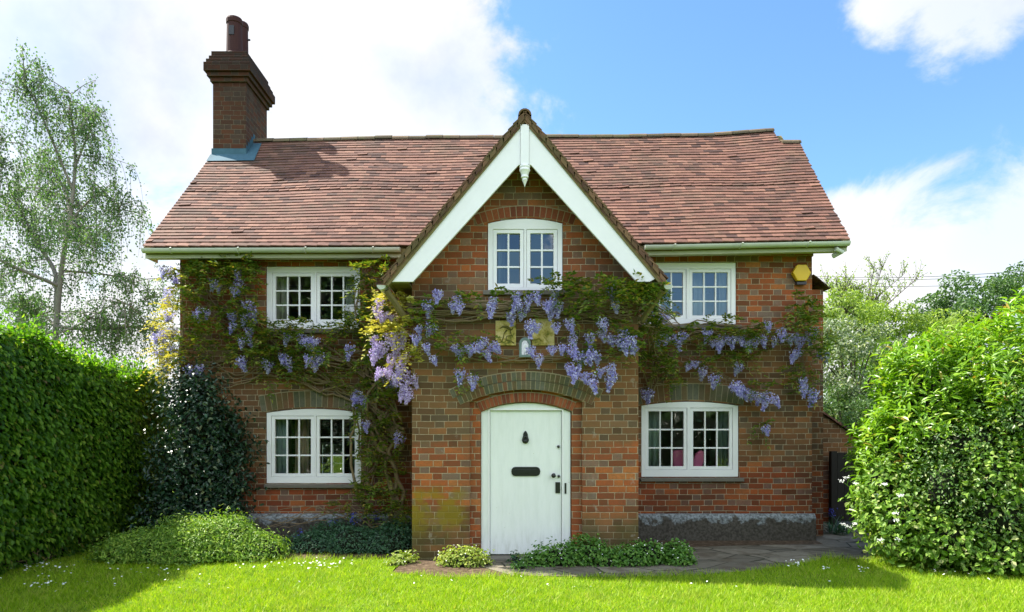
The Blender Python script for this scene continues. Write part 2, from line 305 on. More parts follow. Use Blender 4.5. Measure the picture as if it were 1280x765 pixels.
# ------------------------------------------------------------------ mesh helpers
class MB:
    def __init__(s): s.v = []; s.f = []
    def add(s, vs, fs):
        k = len(s.v); s.v += [tuple(v) for v in vs]; s.f += [tuple(i + k for i in f) for f in fs]
    def box(s, x0, x1, y0, y1, z0, z1):
        s.add([(x0, y0, z0), (x1, y0, z0), (x1, y1, z0), (x0, y1, z0), (x0, y0, z1), (x1, y0, z1), (x1, y1, z1), (x0, y1, z1)],
              [(0, 3, 2, 1), (4, 5, 6, 7), (0, 1, 5, 4), (1, 2, 6, 5), (2, 3, 7, 6), (3, 0, 4, 7)])
    def prism(s, outer, y0, y1, holes=(), axis='y'):
        """outline(s) in (x,z), extruded y0..y1 (axis 'x': outline in (y,z), extruded along x)"""
        loops = [list(outer)] + [list(h) for h in holes]
        tris = tessellate_polygon([[Vector((a, b, 0)) for a, b in lp] for lp in loops])
        flat = [p for lp in loops for p in lp]; n = len(flat)
        mk = (lambda a, b, t: (a, t, b)) if axis == 'y' else (lambda a, b, t: (t, a, b))
        vs = [mk(a, b, y0) for a, b in flat] + [mk(a, b, y1) for a, b in flat]
        fs = [t for t in tris] + [tuple(n + i for i in reversed(t)) for t in tris]
        k = 0
        for lp in loops:
            L = len(lp)
            for i in range(L):
                a, b = k + i, k + (i + 1) % L
                fs.append((a, b, b + n, a + n))
            k += L
        s.add(vs, fs)
    def tube(s, pts, rad, n=8, cap=True):
        pts = [Vector(p) for p in pts]
        if not hasattr(rad, '__len__'): rad = [rad] * len(pts)
        vs = []; fs = []; up = Vector((0, 0, 1)); prev = None
        for i, p in enumerate(pts):
            t = (pts[min(i + 1, len(pts) - 1)] - pts[max(i - 1, 0)]).normalized()
            a = prev if prev is not None else (up if abs(t.z) < 0.9 else Vector((1, 0, 0)))
            a = (a - t * a.dot(t)); a = a.normalized() if a.length > 1e-5 else t.orthogonal().normalized()
            prev = a; b = t.cross(a)
            for k in range(n):
                th = 2 * math.pi * k / n
                vs.append(p + (a * math.cos(th) + b * math.sin(th)) * rad[i])
        for i in range(len(pts) - 1):
            for k in range(n):
                k2 = (k + 1) % n
                fs.append((i * n + k, i * n + k2, (i + 1) * n + k2, (i + 1) * n + k))
        if cap: fs.append(tuple(range(n))[::-1]); fs.append(tuple((len(pts) - 1) * n + k for k in range(n)))
        s.add(vs, fs)
    def lathe(s, prof, c, n=20):       # prof (r,z) about vertical axis through c
        vs = []; fs = []
        for r, z in prof:
            for k in range(n):
                th = 2 * math.pi * k / n; vs.append((c[0] + r * math.cos(th), c[1] + r * math.sin(th), c[2] + z))
        for i in range(len(prof) - 1):
            for k in range(n):
                k2 = (k + 1) % n; fs.append((i * n + k, i * n + k2, (i + 1) * n + k2, (i + 1) * n + k))
        s.add(vs, fs)

def rootpos(o):
    v = Vector((0, 0, 0))
    while o is not None: v += o.location; o = o.parent
    return v
def link_mesh(name, me, m, parent=None, loc=None):
    o = bpy.data.objects.new(name, me); COL.objects.link(o)
    if m: me.materials.append(m)
    if parent: o.parent = parent
    return o
def obj(name, mb, m, parent=None, loc=None, smooth=False, bevel=0):
    off = rootpos(parent) if parent else Vector(loc or (0, 0, 0))
    me = bpy.data.meshes.new(name)
    me.from_pydata([(v[0] - off.x, v[1] - off.y, v[2] - off.z) for v in mb.v], [], mb.f); me.update()
    import bmesh
    bm = bmesh.new(); bm.from_mesh(me); bmesh.ops.recalc_face_normals(bm, faces=bm.faces); bm.to_mesh(me); bm.free()
    if smooth: me.polygons.foreach_set('use_smooth', [True] * len(me.polygons))
    o = link_mesh(name, me, m, parent)
    if not parent: o.location = off
    if bevel:
        b = o.modifiers.new('bevel', 'BEVEL'); b.width = bevel; b.segments = 2; b.limit_method = 'ANGLE'
    return o
def npobj(name, V, Fc, m, parent=None, loc=None, smooth=False):
    """V (n,3), Fc (k,3|4) -> mesh object"""
    off = rootpos(parent) if parent else Vector(loc or (0, 0, 0))
    me = bpy.data.meshes.new(name); V = np.asarray(V, np.float32) - np.array(off, np.float32)
    me.vertices.add(len(V)); me.vertices.foreach_set('co', V.ravel())
    k, s = Fc.shape; me.loops.add(k * s); me.loops.foreach_set('vertex_index', Fc.astype(np.int32).ravel())
    me.polygons.add(k); me.polygons.foreach_set('loop_start', np.arange(0, k * s, s, dtype=np.int32))
    me.polygons.foreach_set('use_smooth', np.full(k, smooth))
    me.update(calc_edges=True)
    o = link_mesh(name, me, m, parent)
    if not parent: o.location = off
    return o
def thing(name, label, cat, loc=(0, 0, 0), group=None):
    o = bpy.data.objects.new(name, None); COL.objects.link(o); o.location = loc; o.empty_display_size = 0.1
    return tag(o, label, cat, group)
def tag(o, label, cat, group=None, kind=None):
    o['label'] = label; o['category'] = cat
    if group: o['group'] = group
    if kind: o['kind'] = kind
    return o
def struct(o): o['kind'] = 'structure'; return o

def nrm(a): return a / np.maximum(np.linalg.norm(a, axis=-1, keepdims=True), 1e-9)
def leaves(Pt, N, L, Wd, droop=0.3, shape='diamond', fold=0.25, up=None, A=None):
    """leaf blades at points Pt with rough normals N; returns V, F"""
    n = len(Pt); N = nrm(N)
    if A is None:
        A = rng.normal(size=(n, 3)); A[:, 2] -= droop * 2
        if up is not None: A = A + np.asarray(up)
    A = nrm(A - N * np.sum(A * N, 1, keepdims=True)); B = np.cross(N, A)
    L = (L * rng.uniform(0.65, 1.25, n))[:, None]; Wd = (Wd * rng.uniform(0.75, 1.2, n))[:, None]
    if shape == 'diamond':
        V = np.stack([Pt, Pt + A * L * .45 + B * Wd * .5 + N * Wd * fold, Pt + A * L, Pt + A * L * .45 - B * Wd * .5 + N * Wd * fold], 1)
        k = np.arange(n)[:, None] * 4
        Fc = np.concatenate([k + [0, 1, 2], k + [0, 2, 3]])
        return V.reshape(-1, 3), Fc
    cur = N * L
    V = np.stack([Pt, Pt + A * L * .30 + B * Wd * .45 + N * Wd * fold, Pt + A * L * .68 + B * Wd * .40 + N * Wd * fold - cur * .05, Pt + A * L - cur * .16,
                  Pt + A * L * .68 - B * Wd * .40 + N * Wd * fold - cur * .05, Pt + A * L * .30 - B * Wd * .45 + N * Wd * fold,
                  Pt + A * L * .34, Pt + A * L * .68 - cur * .05], 1)
    k = np.arange(n)[:, None] * 8
    Fc = np.concatenate([k + t for t in ([0, 1, 6], [1, 2, 6], [2, 7, 6], [2, 3, 7], [3, 4, 7], [4, 5, 6], [7, 4, 6], [5, 0, 6])])
    return V.reshape(-1, 3), Fc
def merge(parts):
    Vs = []; Fs = []; k = 0
    for V, Fc in parts: Vs.append(V); Fs.append(Fc + k); k += len(V)
    return np.concatenate(Vs), np.concatenate(Fs)
def lump(x, y, z, seed=0.0):           # cheap smooth pseudo-noise -1..1
    return (np.sin(2.1 * x + seed) * np.cos(1.7 * y - seed * 2) + np.sin(3.3 * z + 1.3 * x + seed * 3) * .7 + np.sin(5.1 * x - 4.3 * y + 2.9 * z + seed) * .5
            + np.sin(9.7 * y + 8.3 * z - seed) * np.cos(8.9 * x + seed) * .35) / 2.2
def ell_pts(blobs, n, jitter=0.06, amp=0.09, zmin=0.02, depth=0.18):
    """points in a shell over a union of ellipsoids (c, r); returns P, outward normals"""
    area = np.array([(b[1][0] * b[1][1] + b[1][1] * b[1][2] + b[1][0] * b[1][2]) for b in blobs]); pr = area / area.sum()
    idx = rng.choice(len(blobs), size=n * 2, p=pr)
    C = np.array([b[0] for b in blobs])[idx]; Rr = np.array([b[1] for b in blobs])[idx]
    d = nrm(rng.normal(size=(n * 2, 3)))
    base = C + d * Rr
    k = 1 + amp * lump(base[:, 0] * 2, base[:, 1] * 2, base[:, 2] * 2, 1.7) - depth * rng.random(n * 2) ** 1.6
    Pp = C + d * Rr * k[:, None] + rng.normal(size=(n * 2, 3)) * jitter
    Nn = nrm(d / Rr)
    keep = Pp[:, 2] > zmin
    for c, r in blobs:
        q = np.sum(((Pp - np.array(c)) / np.array(r)) ** 2, 1); keep &= (q > (0.80 - depth) ** 2)
    return Pp[keep][:n], Nn[keep][:n]
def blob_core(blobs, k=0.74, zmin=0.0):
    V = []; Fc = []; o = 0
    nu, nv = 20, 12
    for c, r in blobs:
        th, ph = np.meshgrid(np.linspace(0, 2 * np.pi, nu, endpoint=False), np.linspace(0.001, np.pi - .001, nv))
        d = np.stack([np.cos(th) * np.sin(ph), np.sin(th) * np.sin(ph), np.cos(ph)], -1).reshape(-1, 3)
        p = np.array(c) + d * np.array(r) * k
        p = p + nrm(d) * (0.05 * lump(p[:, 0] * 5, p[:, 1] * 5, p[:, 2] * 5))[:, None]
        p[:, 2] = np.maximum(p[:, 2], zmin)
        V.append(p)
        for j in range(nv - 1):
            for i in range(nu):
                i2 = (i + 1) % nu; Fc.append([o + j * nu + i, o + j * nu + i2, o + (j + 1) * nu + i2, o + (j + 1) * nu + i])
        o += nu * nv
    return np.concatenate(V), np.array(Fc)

# ------------------------------------------------------------------ ground
def ground_mat():
    m, g = newmat('lawn_turf'); pos = g.n('ShaderNodeNewGeometry').outputs['Position']
    n = g.noise(pos, 3.0, 5, 0.6); n2 = g.noise(pos, 60, 3)
    c = g.mix(g.mapr(n, 0.35, 0.65), (0.085, 0.17, 0.010), (0.16, 0.25, 0.018))
    c = g.mix(g.mapr(n2, 0.4, 0.7, 0, 0.6), c, (0.05, 0.085, 0.012))
    finish(g, c, 0.9, n2, 0.8, 0.02, 0.1); return m
def path_mat():
    m, g = newmat('crazy_paving'); pos = g.n('ShaderNodeNewGeometry').outputs['Position']
    p2 = g.vm('MULTIPLY', pos, (1.0, 1.9, 1.0))
    wv = g.vm('ADD', p2, g.vm('SCALE', g.noise(pos, 3, 2, out='Color')))
    v = g.n('ShaderNodeTexVoronoi', feature='DISTANCE_TO_EDGE'); g.put(v.inputs['Vector'], p2); v.inputs['Scale'].default_value = 1.5
    v2 = g.n('ShaderNodeTexVoronoi'); g.put(v2.inputs['Vector'], p2); v2.inputs['Scale'].default_value = 1.5
    n = g.noise(pos, 9, 6, 0.65); n3 = g.noise(pos, 2.1, 4, 0.6)
    edge = g.mapr(g.m('ADD', v.outputs['Distance'], g.m('MULTIPLY', g.m('SUBTRACT', n, 0.5), 0.06)), 0.0, 0.028)
    c = g.mix(g.xyz(v2.outputs['Color'])[0], (0.13, 0.115, 0.085), (0.25, 0.22, 0.165))
    c = g.mix(g.mapr(n, 0.3, 0.7, 0, 0.6), c, (0.10, 0.085, 0.06))
    c = g.mix(g.mapr(n3, 0.50, 0.62, 0, 0.7), c, (0.085, 0.065, 0.04))
    c = g.mix(edge, (0.035, 0.035, 0.018), c)
    finish(g, c, 0.85, g.m('ADD', edge, g.m('MULTIPLY', n, 0.5)), 0.8, 0.015, 0.2); return m
def soil_mat():
    m, g = newmat('dry_soil'); pos = g.n('ShaderNodeNewGeometry').outputs['Position']
    n = g.noise(pos, 14, 6, 0.7); n2 = g.noise(pos, 70, 3)
    c = g.ramp(n, [(0.3, (0.045, 0.032, 0.020)), (0.5, (0.10, 0.07, 0.045)), (0.7, (0.20, 0.145, 0.095))])
    finish(g, c, 0.95, g.m('ADD', n, g.m('MULTIPLY', n2, 0.5)), 1.0, 0.02, 0.1); return m
M['path'] = path_mat(); M['soil'] = soil_mat()
def soil_sheet(name, pts, z, m, sub=0):
    b = MB(); tris = tessellate_polygon([[Vector((x, y, 0)) for x, y in pts]])
    b.add([(x, y, z) for x, y in pts], [t for t in tris]); return struct(obj(name, b, m))
gx = MB(); gx.add([(-600, -400, 0), (600, -400, 0), (600, 800, 0), (-600, 800, 0)], [(0, 1, 2, 3)])
struct(obj('ground', gx, ground_mat()))
def gy(py): return CY + EYE * F / (py - 538)            # photo row on the ground -> y
def gp(px, py): D = EYE * F / (py - 538); return (X(px, D), CY + D)
PATH = [gp(640, 720), gp(760, 722), gp(870, 720), gp(960, 712), gp(1010, 704), gp(1030, 699), gp(1088, 700), (4.9, 0.6), (5.9, 1.3), (6.0, 6), (4.6, 6), (4.4, 1.6), (1.6, 1.5), (1.6, 0.0), (-0.3, 0.0), (-0.45, -0.35)]
soil_sheet('path', PATH, 0.008, M['path'])
soil_sheet('soil_strip', [(PX_, y_) for PX_, y_ in ((1.62, 1.02), (2.2, .85), (2.9, 1.0), (3.6, 1.12), (4.4, 1.15), (4.45, 1.54), (1.62, 1.54))], 0.012, M['soil'])
BED = [gp(490, 716), gp(560, 722), gp(640, 722), gp(650, 712), (0.0, 0.1), (-1.4, 0.1), (-1.4, 1.6), (-5.6, 1.6), (-6, 0.6), (-4.6, 0.15), gp(230, 703), gp(360, 700), gp(510, 698)]
soil_sheet('flower_bed', BED, 0.004, M['soil'])

def in_poly(x, y, poly):
    ins = np.zeros(len(x), bool); n = len(poly)
    for i in range(n):
        x1, y1 = poly[i]; x2, y2 = poly[(i + 1) % n]
        c = ((y1 > y) != (y2 > y)) & (x < (x2 - x1) * (y - y1) / (y2 - y1 + 1e-12) + x1); ins ^= c
    return ins
def grass():
    n = 230000
    D = rng.uniform(5.6, 10.2, n); x = rng.uniform(-1, 1, n) * (D * 0.80 + .3); y = CY + D
    ex = 0.06 * lump(x * 3, y * 3, x * 0, 2.)
    keep = ~in_poly(x + ex, y + ex, PATH) & ~in_poly(x + ex, y + ex, BED) & (y < 0.6)
    x = x[keep]; y = y[keep]; n = len(x)
    h = 0.040 * (1 + 0.5 * lump(x * 2.3, y * 2.3, x * 0, 5.)) * rng.uniform(0.5, 1.4, n)
    edge = in_poly(x, y - 0.10, PATH) | in_poly(x, y + 0.10, PATH) | in_poly(x, y + 0.10, BED)
    h = np.where(edge, h * 1.7, h)
    a = rng.uniform(0, 2 * np.pi, n); wd = rng.uniform(0.0025, 0.0055, n)
    lean = rng.normal(size=(n, 2)) * 0.55 * h[:, None]
    P0 = np.stack([x, y, np.zeros(n)], 1); Bv = np.stack([np.cos(a), np.sin(a), np.zeros(n)], 1) * wd[:, None]
    T = P0 + np.stack([lean[:, 0], lean[:, 1], h], 1)
    V = np.stack([P0 - Bv, P0 + Bv, T], 1).reshape(-1, 3)
    Fc = np.arange(n * 3).reshape(-1, 3)
    gm = leaf_mat('grass_blade', [(0, (0.19, 0.32, 0.010)), (0.5, (0.30, 0.46, 0.014)), (0.82, (0.40, 0.54, 0.025)), (1, (0.52, 0.48, 0.13))], 0.45, 0.5, 0.25, (1.2, 1.25, 0.4))
    o = npobj('grass', V, Fc, gm); tag(o, 'short bright green lawn grass in front of the cottage', 'grass', kind='stuff')
grass()

# ------------------------------------------------------------------ cottage
YW, YP = 1.55, 0.0                       # fronts of the main wall and of the porch
DW, DP = YW - CY, YP - CY
XL, XR, YB = X(225, DW), X(1015, DW), 6.2
house = thing('brick_cottage', 'red brick cottage with clay tiled roof, gabled porch and white door', 'house', (0, 3.5, 0))
xs_e = [-5.4, X(180, 10), X(480, 10), X(815, 10), X(1062, 10), 5.2]; ze_ = [Z(p, 10.0) for p in (309, 309, 308, 305, 300, 300)]
xs_r = [-5.4, X(330, 12.5), X(480, 12.5), X(640, 12.5), X(800, 12.5), X(900, 12.5), X(962, 12.5), 5.2]; zr_ = [Z(p, 12.5) for p in (180, 178, 174, 173, 172, 170, 165, 165)]
def ze(x): return np.interp(x, xs_e, ze_)
def zr(x): return np.interp(x, xs_r, zr_)
YE, YR = 1.2, 3.7
def arch_outline(x0, x1, z0, z1, rise, n=10):
    """outline with a segmental top (crown at z1)"""
    if rise <= 0: return [(x0, z0), (x1, z0), (x1, z1), (x0, z1)]
    hw = (x1 - x0) / 2; cx = (x0 + x1) / 2; Rr = (hw * hw + rise * rise) / (2 * rise); a = math.asin(min(1, hw / Rr)); zc = z1 - Rr
    return [(x0, z0), (x1, z0)] + [(cx + Rr * math.sin(a - 2 * a * i / n), zc + Rr * math.cos(a - 2 * a * i / n)) for i in range(n + 1)]

WIN = dict(
    upper_left=dict(px=(333, 450), py=(333, 411), D=DW, rise=0.0, gl=((344, 388), (399.5, 443)), gy=(345, 399), nc=3),
    lower_left=dict(px=(333, 451), py=(511, 604), D=DW, rise=0.06, gl=((343, 388), (399, 443)), gy=(524, 592), nc=3),
    gable=dict(px=(610, 703), py=(273, 363), D=DP, rise=0.06, gl=((621, 650), (663, 692)), gy=(291, 354), nc=2),
    upper_right=dict(px=(803, 920), py=(328, 405), D=DW, rise=0.0, gl=((811, 854), (866, 910)), gy=(340, 394), nc=3),
    lower_right=dict(px=(802, 923), py=(502, 596), D=DW, rise=0.06, gl=((811, 855), (867, 912)), gy=(514, 583), nc=3))
def wout(k, grow=0.0):
    q = WIN[k]; D = q['D']
    return arch_outline(X(q['px'][0], D) - grow, X(q['px'][1], D) + grow, Z(q['py'][1], D) - grow, Z(q['py'][0], D) + grow, q['rise'])
# main front wall
wl = MB()
wl.prism([(XL, 0), (XR, 0), (XR, 4.35), (XL, 4.40)], YW, YW + 0.24, [wout(k, 0.006) for k in ('upper_left', 'lower_left', 'upper_right', 'lower_right')])
def gable_end(x0, x1):
    wl.prism([(YW + .24, 0), (YB - 0.24, 0), (YB - 0.24, 4.3), (YR, 6.55), (YW + .24, 4.42)], x0, x1, axis='x')
gable_end(XL, XL + .24); gable_end(XR - .24, XR)
bwx = P3(400, 567, 15)                    # a window in the back wall of the room, seen through the lower left window
bh = [[(bwx.x + .05, bwx.z - .45), (bwx.x + .55, bwx.z - .45), (bwx.x + .55, bwx.z + .25), (bwx.x + .05, bwx.z + .25)]]
wl.prism([(XL, 0), (XR, 0), (XR, 4.35), (XL, 4.35)], YB - .24, YB, bh)
# brick eaves courses
wl.box(XL, -1.40, YW - 0.05, YW - 0.002, 4.16, 4.24); wl.box(XL, -1.40, YW - 0.09, YW - 0.002, 4.242, 4.33)
wl.box(1.70, XR, YW - 0.05, YW - 0.002, 4.17, 4.25); wl.box(1.70, XR, YW - 0.09, YW - 0.002, 4.252, 4.34)
wall = obj('wall', wl, M['brick'], house)
# porch
PXL, PXR = X(515, DP), X(798, DP); AX = X(656, DP); APZ = 5.28
pw = MB()
def porch_top(x, y_off=0.0): return 3.28 + 0
outer = [(PXL, 0), (PXR, 0), (PXR, 3.52), (AX, APZ - 0.05), (PXL, 3.52)]
door_out = arch_outline(X(600.5, DP), X(715, DP), 0, Z(502.5, DP), 0.12)
rec_out = arch_outline(X(587, DP), X(728, DP), 0, Z(487, DP), 0.15)
def shift_bottom(o): return [(a, -0.01 if abs(b) < 1e-6 else b) for a, b in o]
outer_b = [(PXL, 0), (rec_out[0][0], 0)] + [p for p in rec_out[2:][::-1]] + [(rec_out[1][0], 0), (PXR, 0), (PXR, 3.52), (AX, APZ - 0.05), (PXL, 3.52)]
pw.prism(outer_b, 0.0, 0.07, [wout('gable', 0.006)])
outer_c = [(PXL + .002, 0), (door_out[0][0], 0)] + [p for p in door_out[2:][::-1]] + [(door_out[1][0], 0), (PXR - .002, 0), (PXR - .002, 3.50), (AX, APZ - 0.07), (PXL + .002, 3.50)]
rv_ = MB(); rv_.prism(outer_c, 0.0705, 0.30, [wout('gable', 0.008)])
pw.box(PXL + 0.001, PXL + .22, 0.301, YW - 0.001, 0, 3.5); pw.box(PXR - .22, PXR - 0.001, 0.301, YW - 0.001, 0, 3.5)
porch = obj('porch_wall', pw, M['brick_porch'], house); M['brick_red'] = brick_mat('red_jamb_brick', 0.0, -1.0); obj('door_reveal', rv_, M['brick_red'], house)
# interior
it = MB()
it.box(XL + .25, XR - .25, YW + .25, YB - .25, 2.30, 2.42); it.box(XL + .25, XR - .25, YW + .25, YB - .25, 4.6, 4.66)
it.box(-.9, -.8, YW + .25, YB - .25, 0, 2.29); it.box(.9, 1.0, YW + .25, YB - .25, 0, 2.29); it.box(-.9, -.8, YW + .25, YB - .25, 2.43, 4.59)
it.box(.9, 1.0, YW + .25, YB - .25, 2.43, 4.59)
it.box(PXL + .23, PXR - .23, YW - .05, YW - .01, 0.0, 4.5); it.box(PXL + .23, PXR - .23, .31, YW - .06, 2.2, 2.3)
it.box(XR - .275, XR - .245, YW + .25, YB - .25, 0, 4.6); it.box(XL + .245, XL + .275, YW + .25, YB - .25, 0, 4.6)
it.box(1.01, XR - .28, YB - .30, YB - .245, 0, 4.6)
obj('inner_walls', it, M['plaster'], house)
fb = MB(); fb.box(XL + .28, XR - .28, YW + .245, YB - .245, 0.05, 0.15); obj('inner_floor', fb, M['floorb'], house)

bf = MB(); bx0, bx1, bz0, bz1 = bh[0][0][0], bh[0][1][0], bh[0][0][1], bh[0][2][1]
bf.prism([(bx0 + .001, bz0 + .001), (bx1 - .001, bz0 + .001), (bx1 - .001, bz1 - .001), (bx0 + .001, bz1 - .001)], YB - .16, YB - .10, [[(bx0 + (bx1 - bx0) * (.08 + .44 * i), bz0 + (bz1 - bz0) * (.06 + .3 * j)), (bx0 + (bx1 - bx0) * (.48 + .44 * i), bz0 + (bz1 - bz0) * (.06 + .3 * j)), (bx0 + (bx1 - bx0) * (.48 + .44 * i), bz0 + (bz1 - bz0) * (.33 + .3 * j)), (bx0 + (bx1 - bx0) * (.08 + .44 * i), bz0 + (bz1 - bz0) * (.33 + .3 * j))] for i in range(2) for j in range(3)])
obj('window', bf, M['white'], house)
def window(k, bars=3):
    q = WIN[k]; D = q['D']; y0 = CY + D
    fx0, fx1 = X(q['px'][0], D), X(q['px'][1], D); fz0, fz1 = Z(q['py'][1], D), Z(q['py'][0], D)
    gz0, gz1 = Z(q['gy'][1], D), Z(q['gy'][0], D); sw = 0.050
    hol = []; 
    for a, b in q['gl']:
        hol.append([(X(a, D) - sw, gz0 - sw), (X(b, D) + sw, gz0 - sw), (X(b, D) + sw, gz1 + sw), (X(a, D) - sw, gz1 + sw)])
    fr = MB(); fr.prism(arch_outline(fx0, fx1, fz0, fz1, q['rise']), y0 + 0.012, y0 + 0.10, hol)
    win = obj('window', fr, M['white'], house, bevel=0.004)
    for (a, b) in q['gl']:
        sb = MB(); xa, xb = X(a, D), X(b, D)
        sb.prism([(xa - sw + .003, gz0 - sw + .003), (xb + sw - .003, gz0 - sw + .003), (xb + sw - .003, gz1 + sw - .003), (xa - sw + .003, gz1 + sw - .003)], y0 + 0.022, y0 + 0.075,
                 [[(xa, gz0), (xb, gz0), (xb, gz1), (xa, gz1)]])
        for i in range(1, q['nc']):
            x = xa + (xb - xa) * i / q['nc']; sb.box(x - .011, x + .011, y0 + 0.030, y0 + 0.066, gz0 + .0005, gz1 - .0005)
        for i in range(1, bars):
            z = gz0 + (gz1 - gz0) * i / bars; sb.box(xa + .0005, xb - .0005, y0 + 0.032, y0 + 0.064, z - .011, z + .011)
        obj('sash', sb, M['white'], win, bevel=0.003)
        for i in range(q['nc']):
            pass
        gm = MB()
        for i in range(q['nc']):
            for j in range(bars):          # every pane sits at its own slight tilt
                x0 = xa + (xb - xa) * i / q['nc'] + .006; x1 = xa + (xb - xa) * (i + 1) / q['nc'] - .006
                z0 = gz0 + (gz1 - gz0) * j / bars + .006; z1 = gz0 + (gz1 - gz0) * (j + 1) / bars - .006
                tx, tz = rng.normal() * .0016, rng.normal() * .0016; yc = y0 + 0.048
                gm.add([(x0, yc - tx - tz, z0), (x1, yc + tx - tz, z0), (x1, yc + tx + tz, z1), (x0, yc - tx + tz, z1)], [(0, 1, 2, 3)])
        obj('glass', gm, M['glass'], win)
    if k != 'gable':
        s = MB(); s.prism([(y0 - 0.055, fz0 - 0.066), (y0 + .09, fz0 - 0.066), (y0 + .09, fz0 - 0.004), (y0 - 0.055, fz0 - 0.018)], fx0 - .02, fx1 + .07 if 'right' in k else fx1 + .02, axis='x')
        obj('sill', s, M['stone'], win, bevel=0.005)
    else:
        s = MB(); s.box(fx0 - .06, fx1 + .06, y0 - .05, y0 + .09, fz0 - .06, fz0 - .004); obj('sill', s, M['stone'], win, bevel=0.005)
    # fine joint seam between the two casements
    s = MB(); xm = (X(q['gl'][0][1], D) + X(q['gl'][1][0], D)) / 2
    return win
for k in WIN: window(k)

def arch(name, k_in, thick, n, y, mat, spread=0.0, proud=0.004):
    x0, x1, zs, rise = k_in; hw = (x1 - x0) / 2; cx = (x0 + x1) / 2
    Rr = (hw * hw + rise * rise) / (2 * rise); a = math.asin(min(1, hw / Rr)) + spread; zc = zs + rise - Rr
    b = MB(); back = MB()
    pt = lambda r, t: (cx + r * math.sin(t), zc + r * math.cos(t))
    gap = 0.0045 / Rr
    for i in range(n):
        t0 = -a + 2 * a * i / n + gap; t1 = -a + 2 * a * (i + 1) / n - gap
        j = random.uniform(0, .004)
        b.prism([pt(Rr + .004, t0), pt(Rr + thick, t0), pt(Rr + thick, t1), pt(Rr + .004, t1)], y - proud - j, y + 0.05)
    m = 24
    back.prism([pt(Rr + .001, -a + 2 * a * i / m) for i in range(m + 1)] + [pt(Rr + thick + .012, a - 2 * a * i / m) for i in range(m + 1)], y - proud * .45, y + 0.045)
    o = obj('brick_arch', b, mat, house); obj('mortar_bed', back, M['mortar'], o)
for k in ('lower_left', 'lower_right'):
    q = WIN[k]; arch('a', (X(q['px'][0], DW) - .07, X(q['px'][1], DW) + .07, Z(q['py'][0], DW) - q['rise'] + .01, 0.075), 0.235, 19, YW, M['vous_mix'], 0.0)
q = WIN['gable']; arch('a', (X(q['px'][0], DP) - .02, X(q['px'][1], DP) + .02, Z(q['py'][0], DP) - q['rise'] + .012, 0.07), 0.13, 17, YP, M['vous_red'], 0.07)
arch('a', (X(600, DP), X(716, DP), Z(502.5, DP) - .12 + .004, 0.12), 0.115, 24, 0.07, M['vous_red'], 0.0, 0.01)
arch('a', (X(584, DP), X(731, DP), Z(487, DP) - .15, 0.15), 0.11, 30, 0.0, M['vous_mix'], 0.05)
arch('a', (X(577, DP), X(738, DP), Z(476, DP) - .17, 0.17), 0.11, 32, 0.0, M['vous_mix'], 0.06)

# door
dfr = MB(); a0, a1 = X(601, DP), X(714, DP)
dl0, dl1, dlt = X(612, DP), X(703, DP), Z(513, DP)
do = arch_outline(a0, a1, 0.04, Z(503, DP), 0.115)
dfr.prism([(a0, .04), (dl0, .04), (dl0, dlt), (dl1, dlt), (dl1, .04), (a1, .04)] + do[2:], 0.105, 0.20)
def door_mat():
    m, g = newmat('old_door_paint'); pos = g.n('ShaderNodeNewGeometry').outputs['Position']; x, y, z = g.xyz(pos)
    n = g.noise(g.vm('MULTIPLY', pos, (6.0, 6.0, 1.2)), 3.0, 6, .65); n2 = g.noise(pos, 60, 4)
    gr = g.m('MULTIPLY', g.mapr(z, 0.45, 0.05), g.mapr(n, 0.45, 0.70, 0.0, 0.35))
    c = g.mix(g.mapr(n, 0.35, 0.7, 0, 0.5), (0.80, 0.82, 0.81), (0.70, 0.73, 0.71)); c = g.mix(gr, c, (0.42, 0.42, 0.33))
    c = g.mix(g.mapr(g.noise(pos, 38, 3), 0.72, 0.76), c, (0.38, 0.33, 0.24))
    finish(g, c, 0.42, g.m('ADD', g.noise(g.vm('MULTIPLY', pos, (40.0, 40.0, 1.5)), 1.0, 4), g.m('MULTIPLY', n2, .3)), 0.12, 0.004, 0.5); return m
M['door'] = door_mat()
door = obj('door', dfr, M['door'], house, bevel=0.004)
lf = MB(); zb = 0.05; g0 = dl0 + .004; wd = (dl1 - dl0 - .008) / 6
for i in range(6): lf.box(g0 + wd * i + .0004, g0 + wd * (i + 1) - .0004, 0.1305, 0.17, zb, dlt - .004)
lf.box(g0, dl1 - .004, 0.132, 0.168, zb + .001, dlt - .005)
obj('door_leaf', lf, M['door'], door, bevel=0.002)
md = MB()
for (xa, xb, za, zb2) in ((dl0 - .022, dl0 - .004, .05, dlt + .02), (dl1 + .004, dl1 + .022, .05, dlt + .02), (dl0 - .004, dl1 + .004, dlt + .004, dlt + .02)):
    md.box(xa, xb, 0.095, 0.104, za, zb2)
obj('door_moulding', md, M['white'], door, bevel=0.003)
kn = MB(); kc = P3(657, 547, DP); yk = 0.126
kn.prism([(kc.x + .044 * math.cos(t) * (1 - .55 * max(0, math.sin(t)) ** 1.0 + (.22 if math.sin(t) > .6 else 0)), kc.z - .03 + (.048 if math.sin(t) < 0 else .115) * math.sin(t)) for t in [2 * math.pi * i / 28 for i in range(28)]], yk - .012, yk)
kn.tube([(kc.x + .026 * math.sin(t), yk - .03, kc.z - .022 + .034 * math.cos(t)) for t in [2 * math.pi * i / 12 for i in range(13)]], .008)
kn.lathe([(0, .03), (.014, .02), (.018, 0), (.012, -.02), (0, -.022)], (kc.x, yk - .03, kc.z - .045), 10)
obj('knocker', kn, M['black'], door, bevel=0.002)
lp = MB(); lc = P3(657.5, 590, DP); hw_, hh = .182, .058
out = []
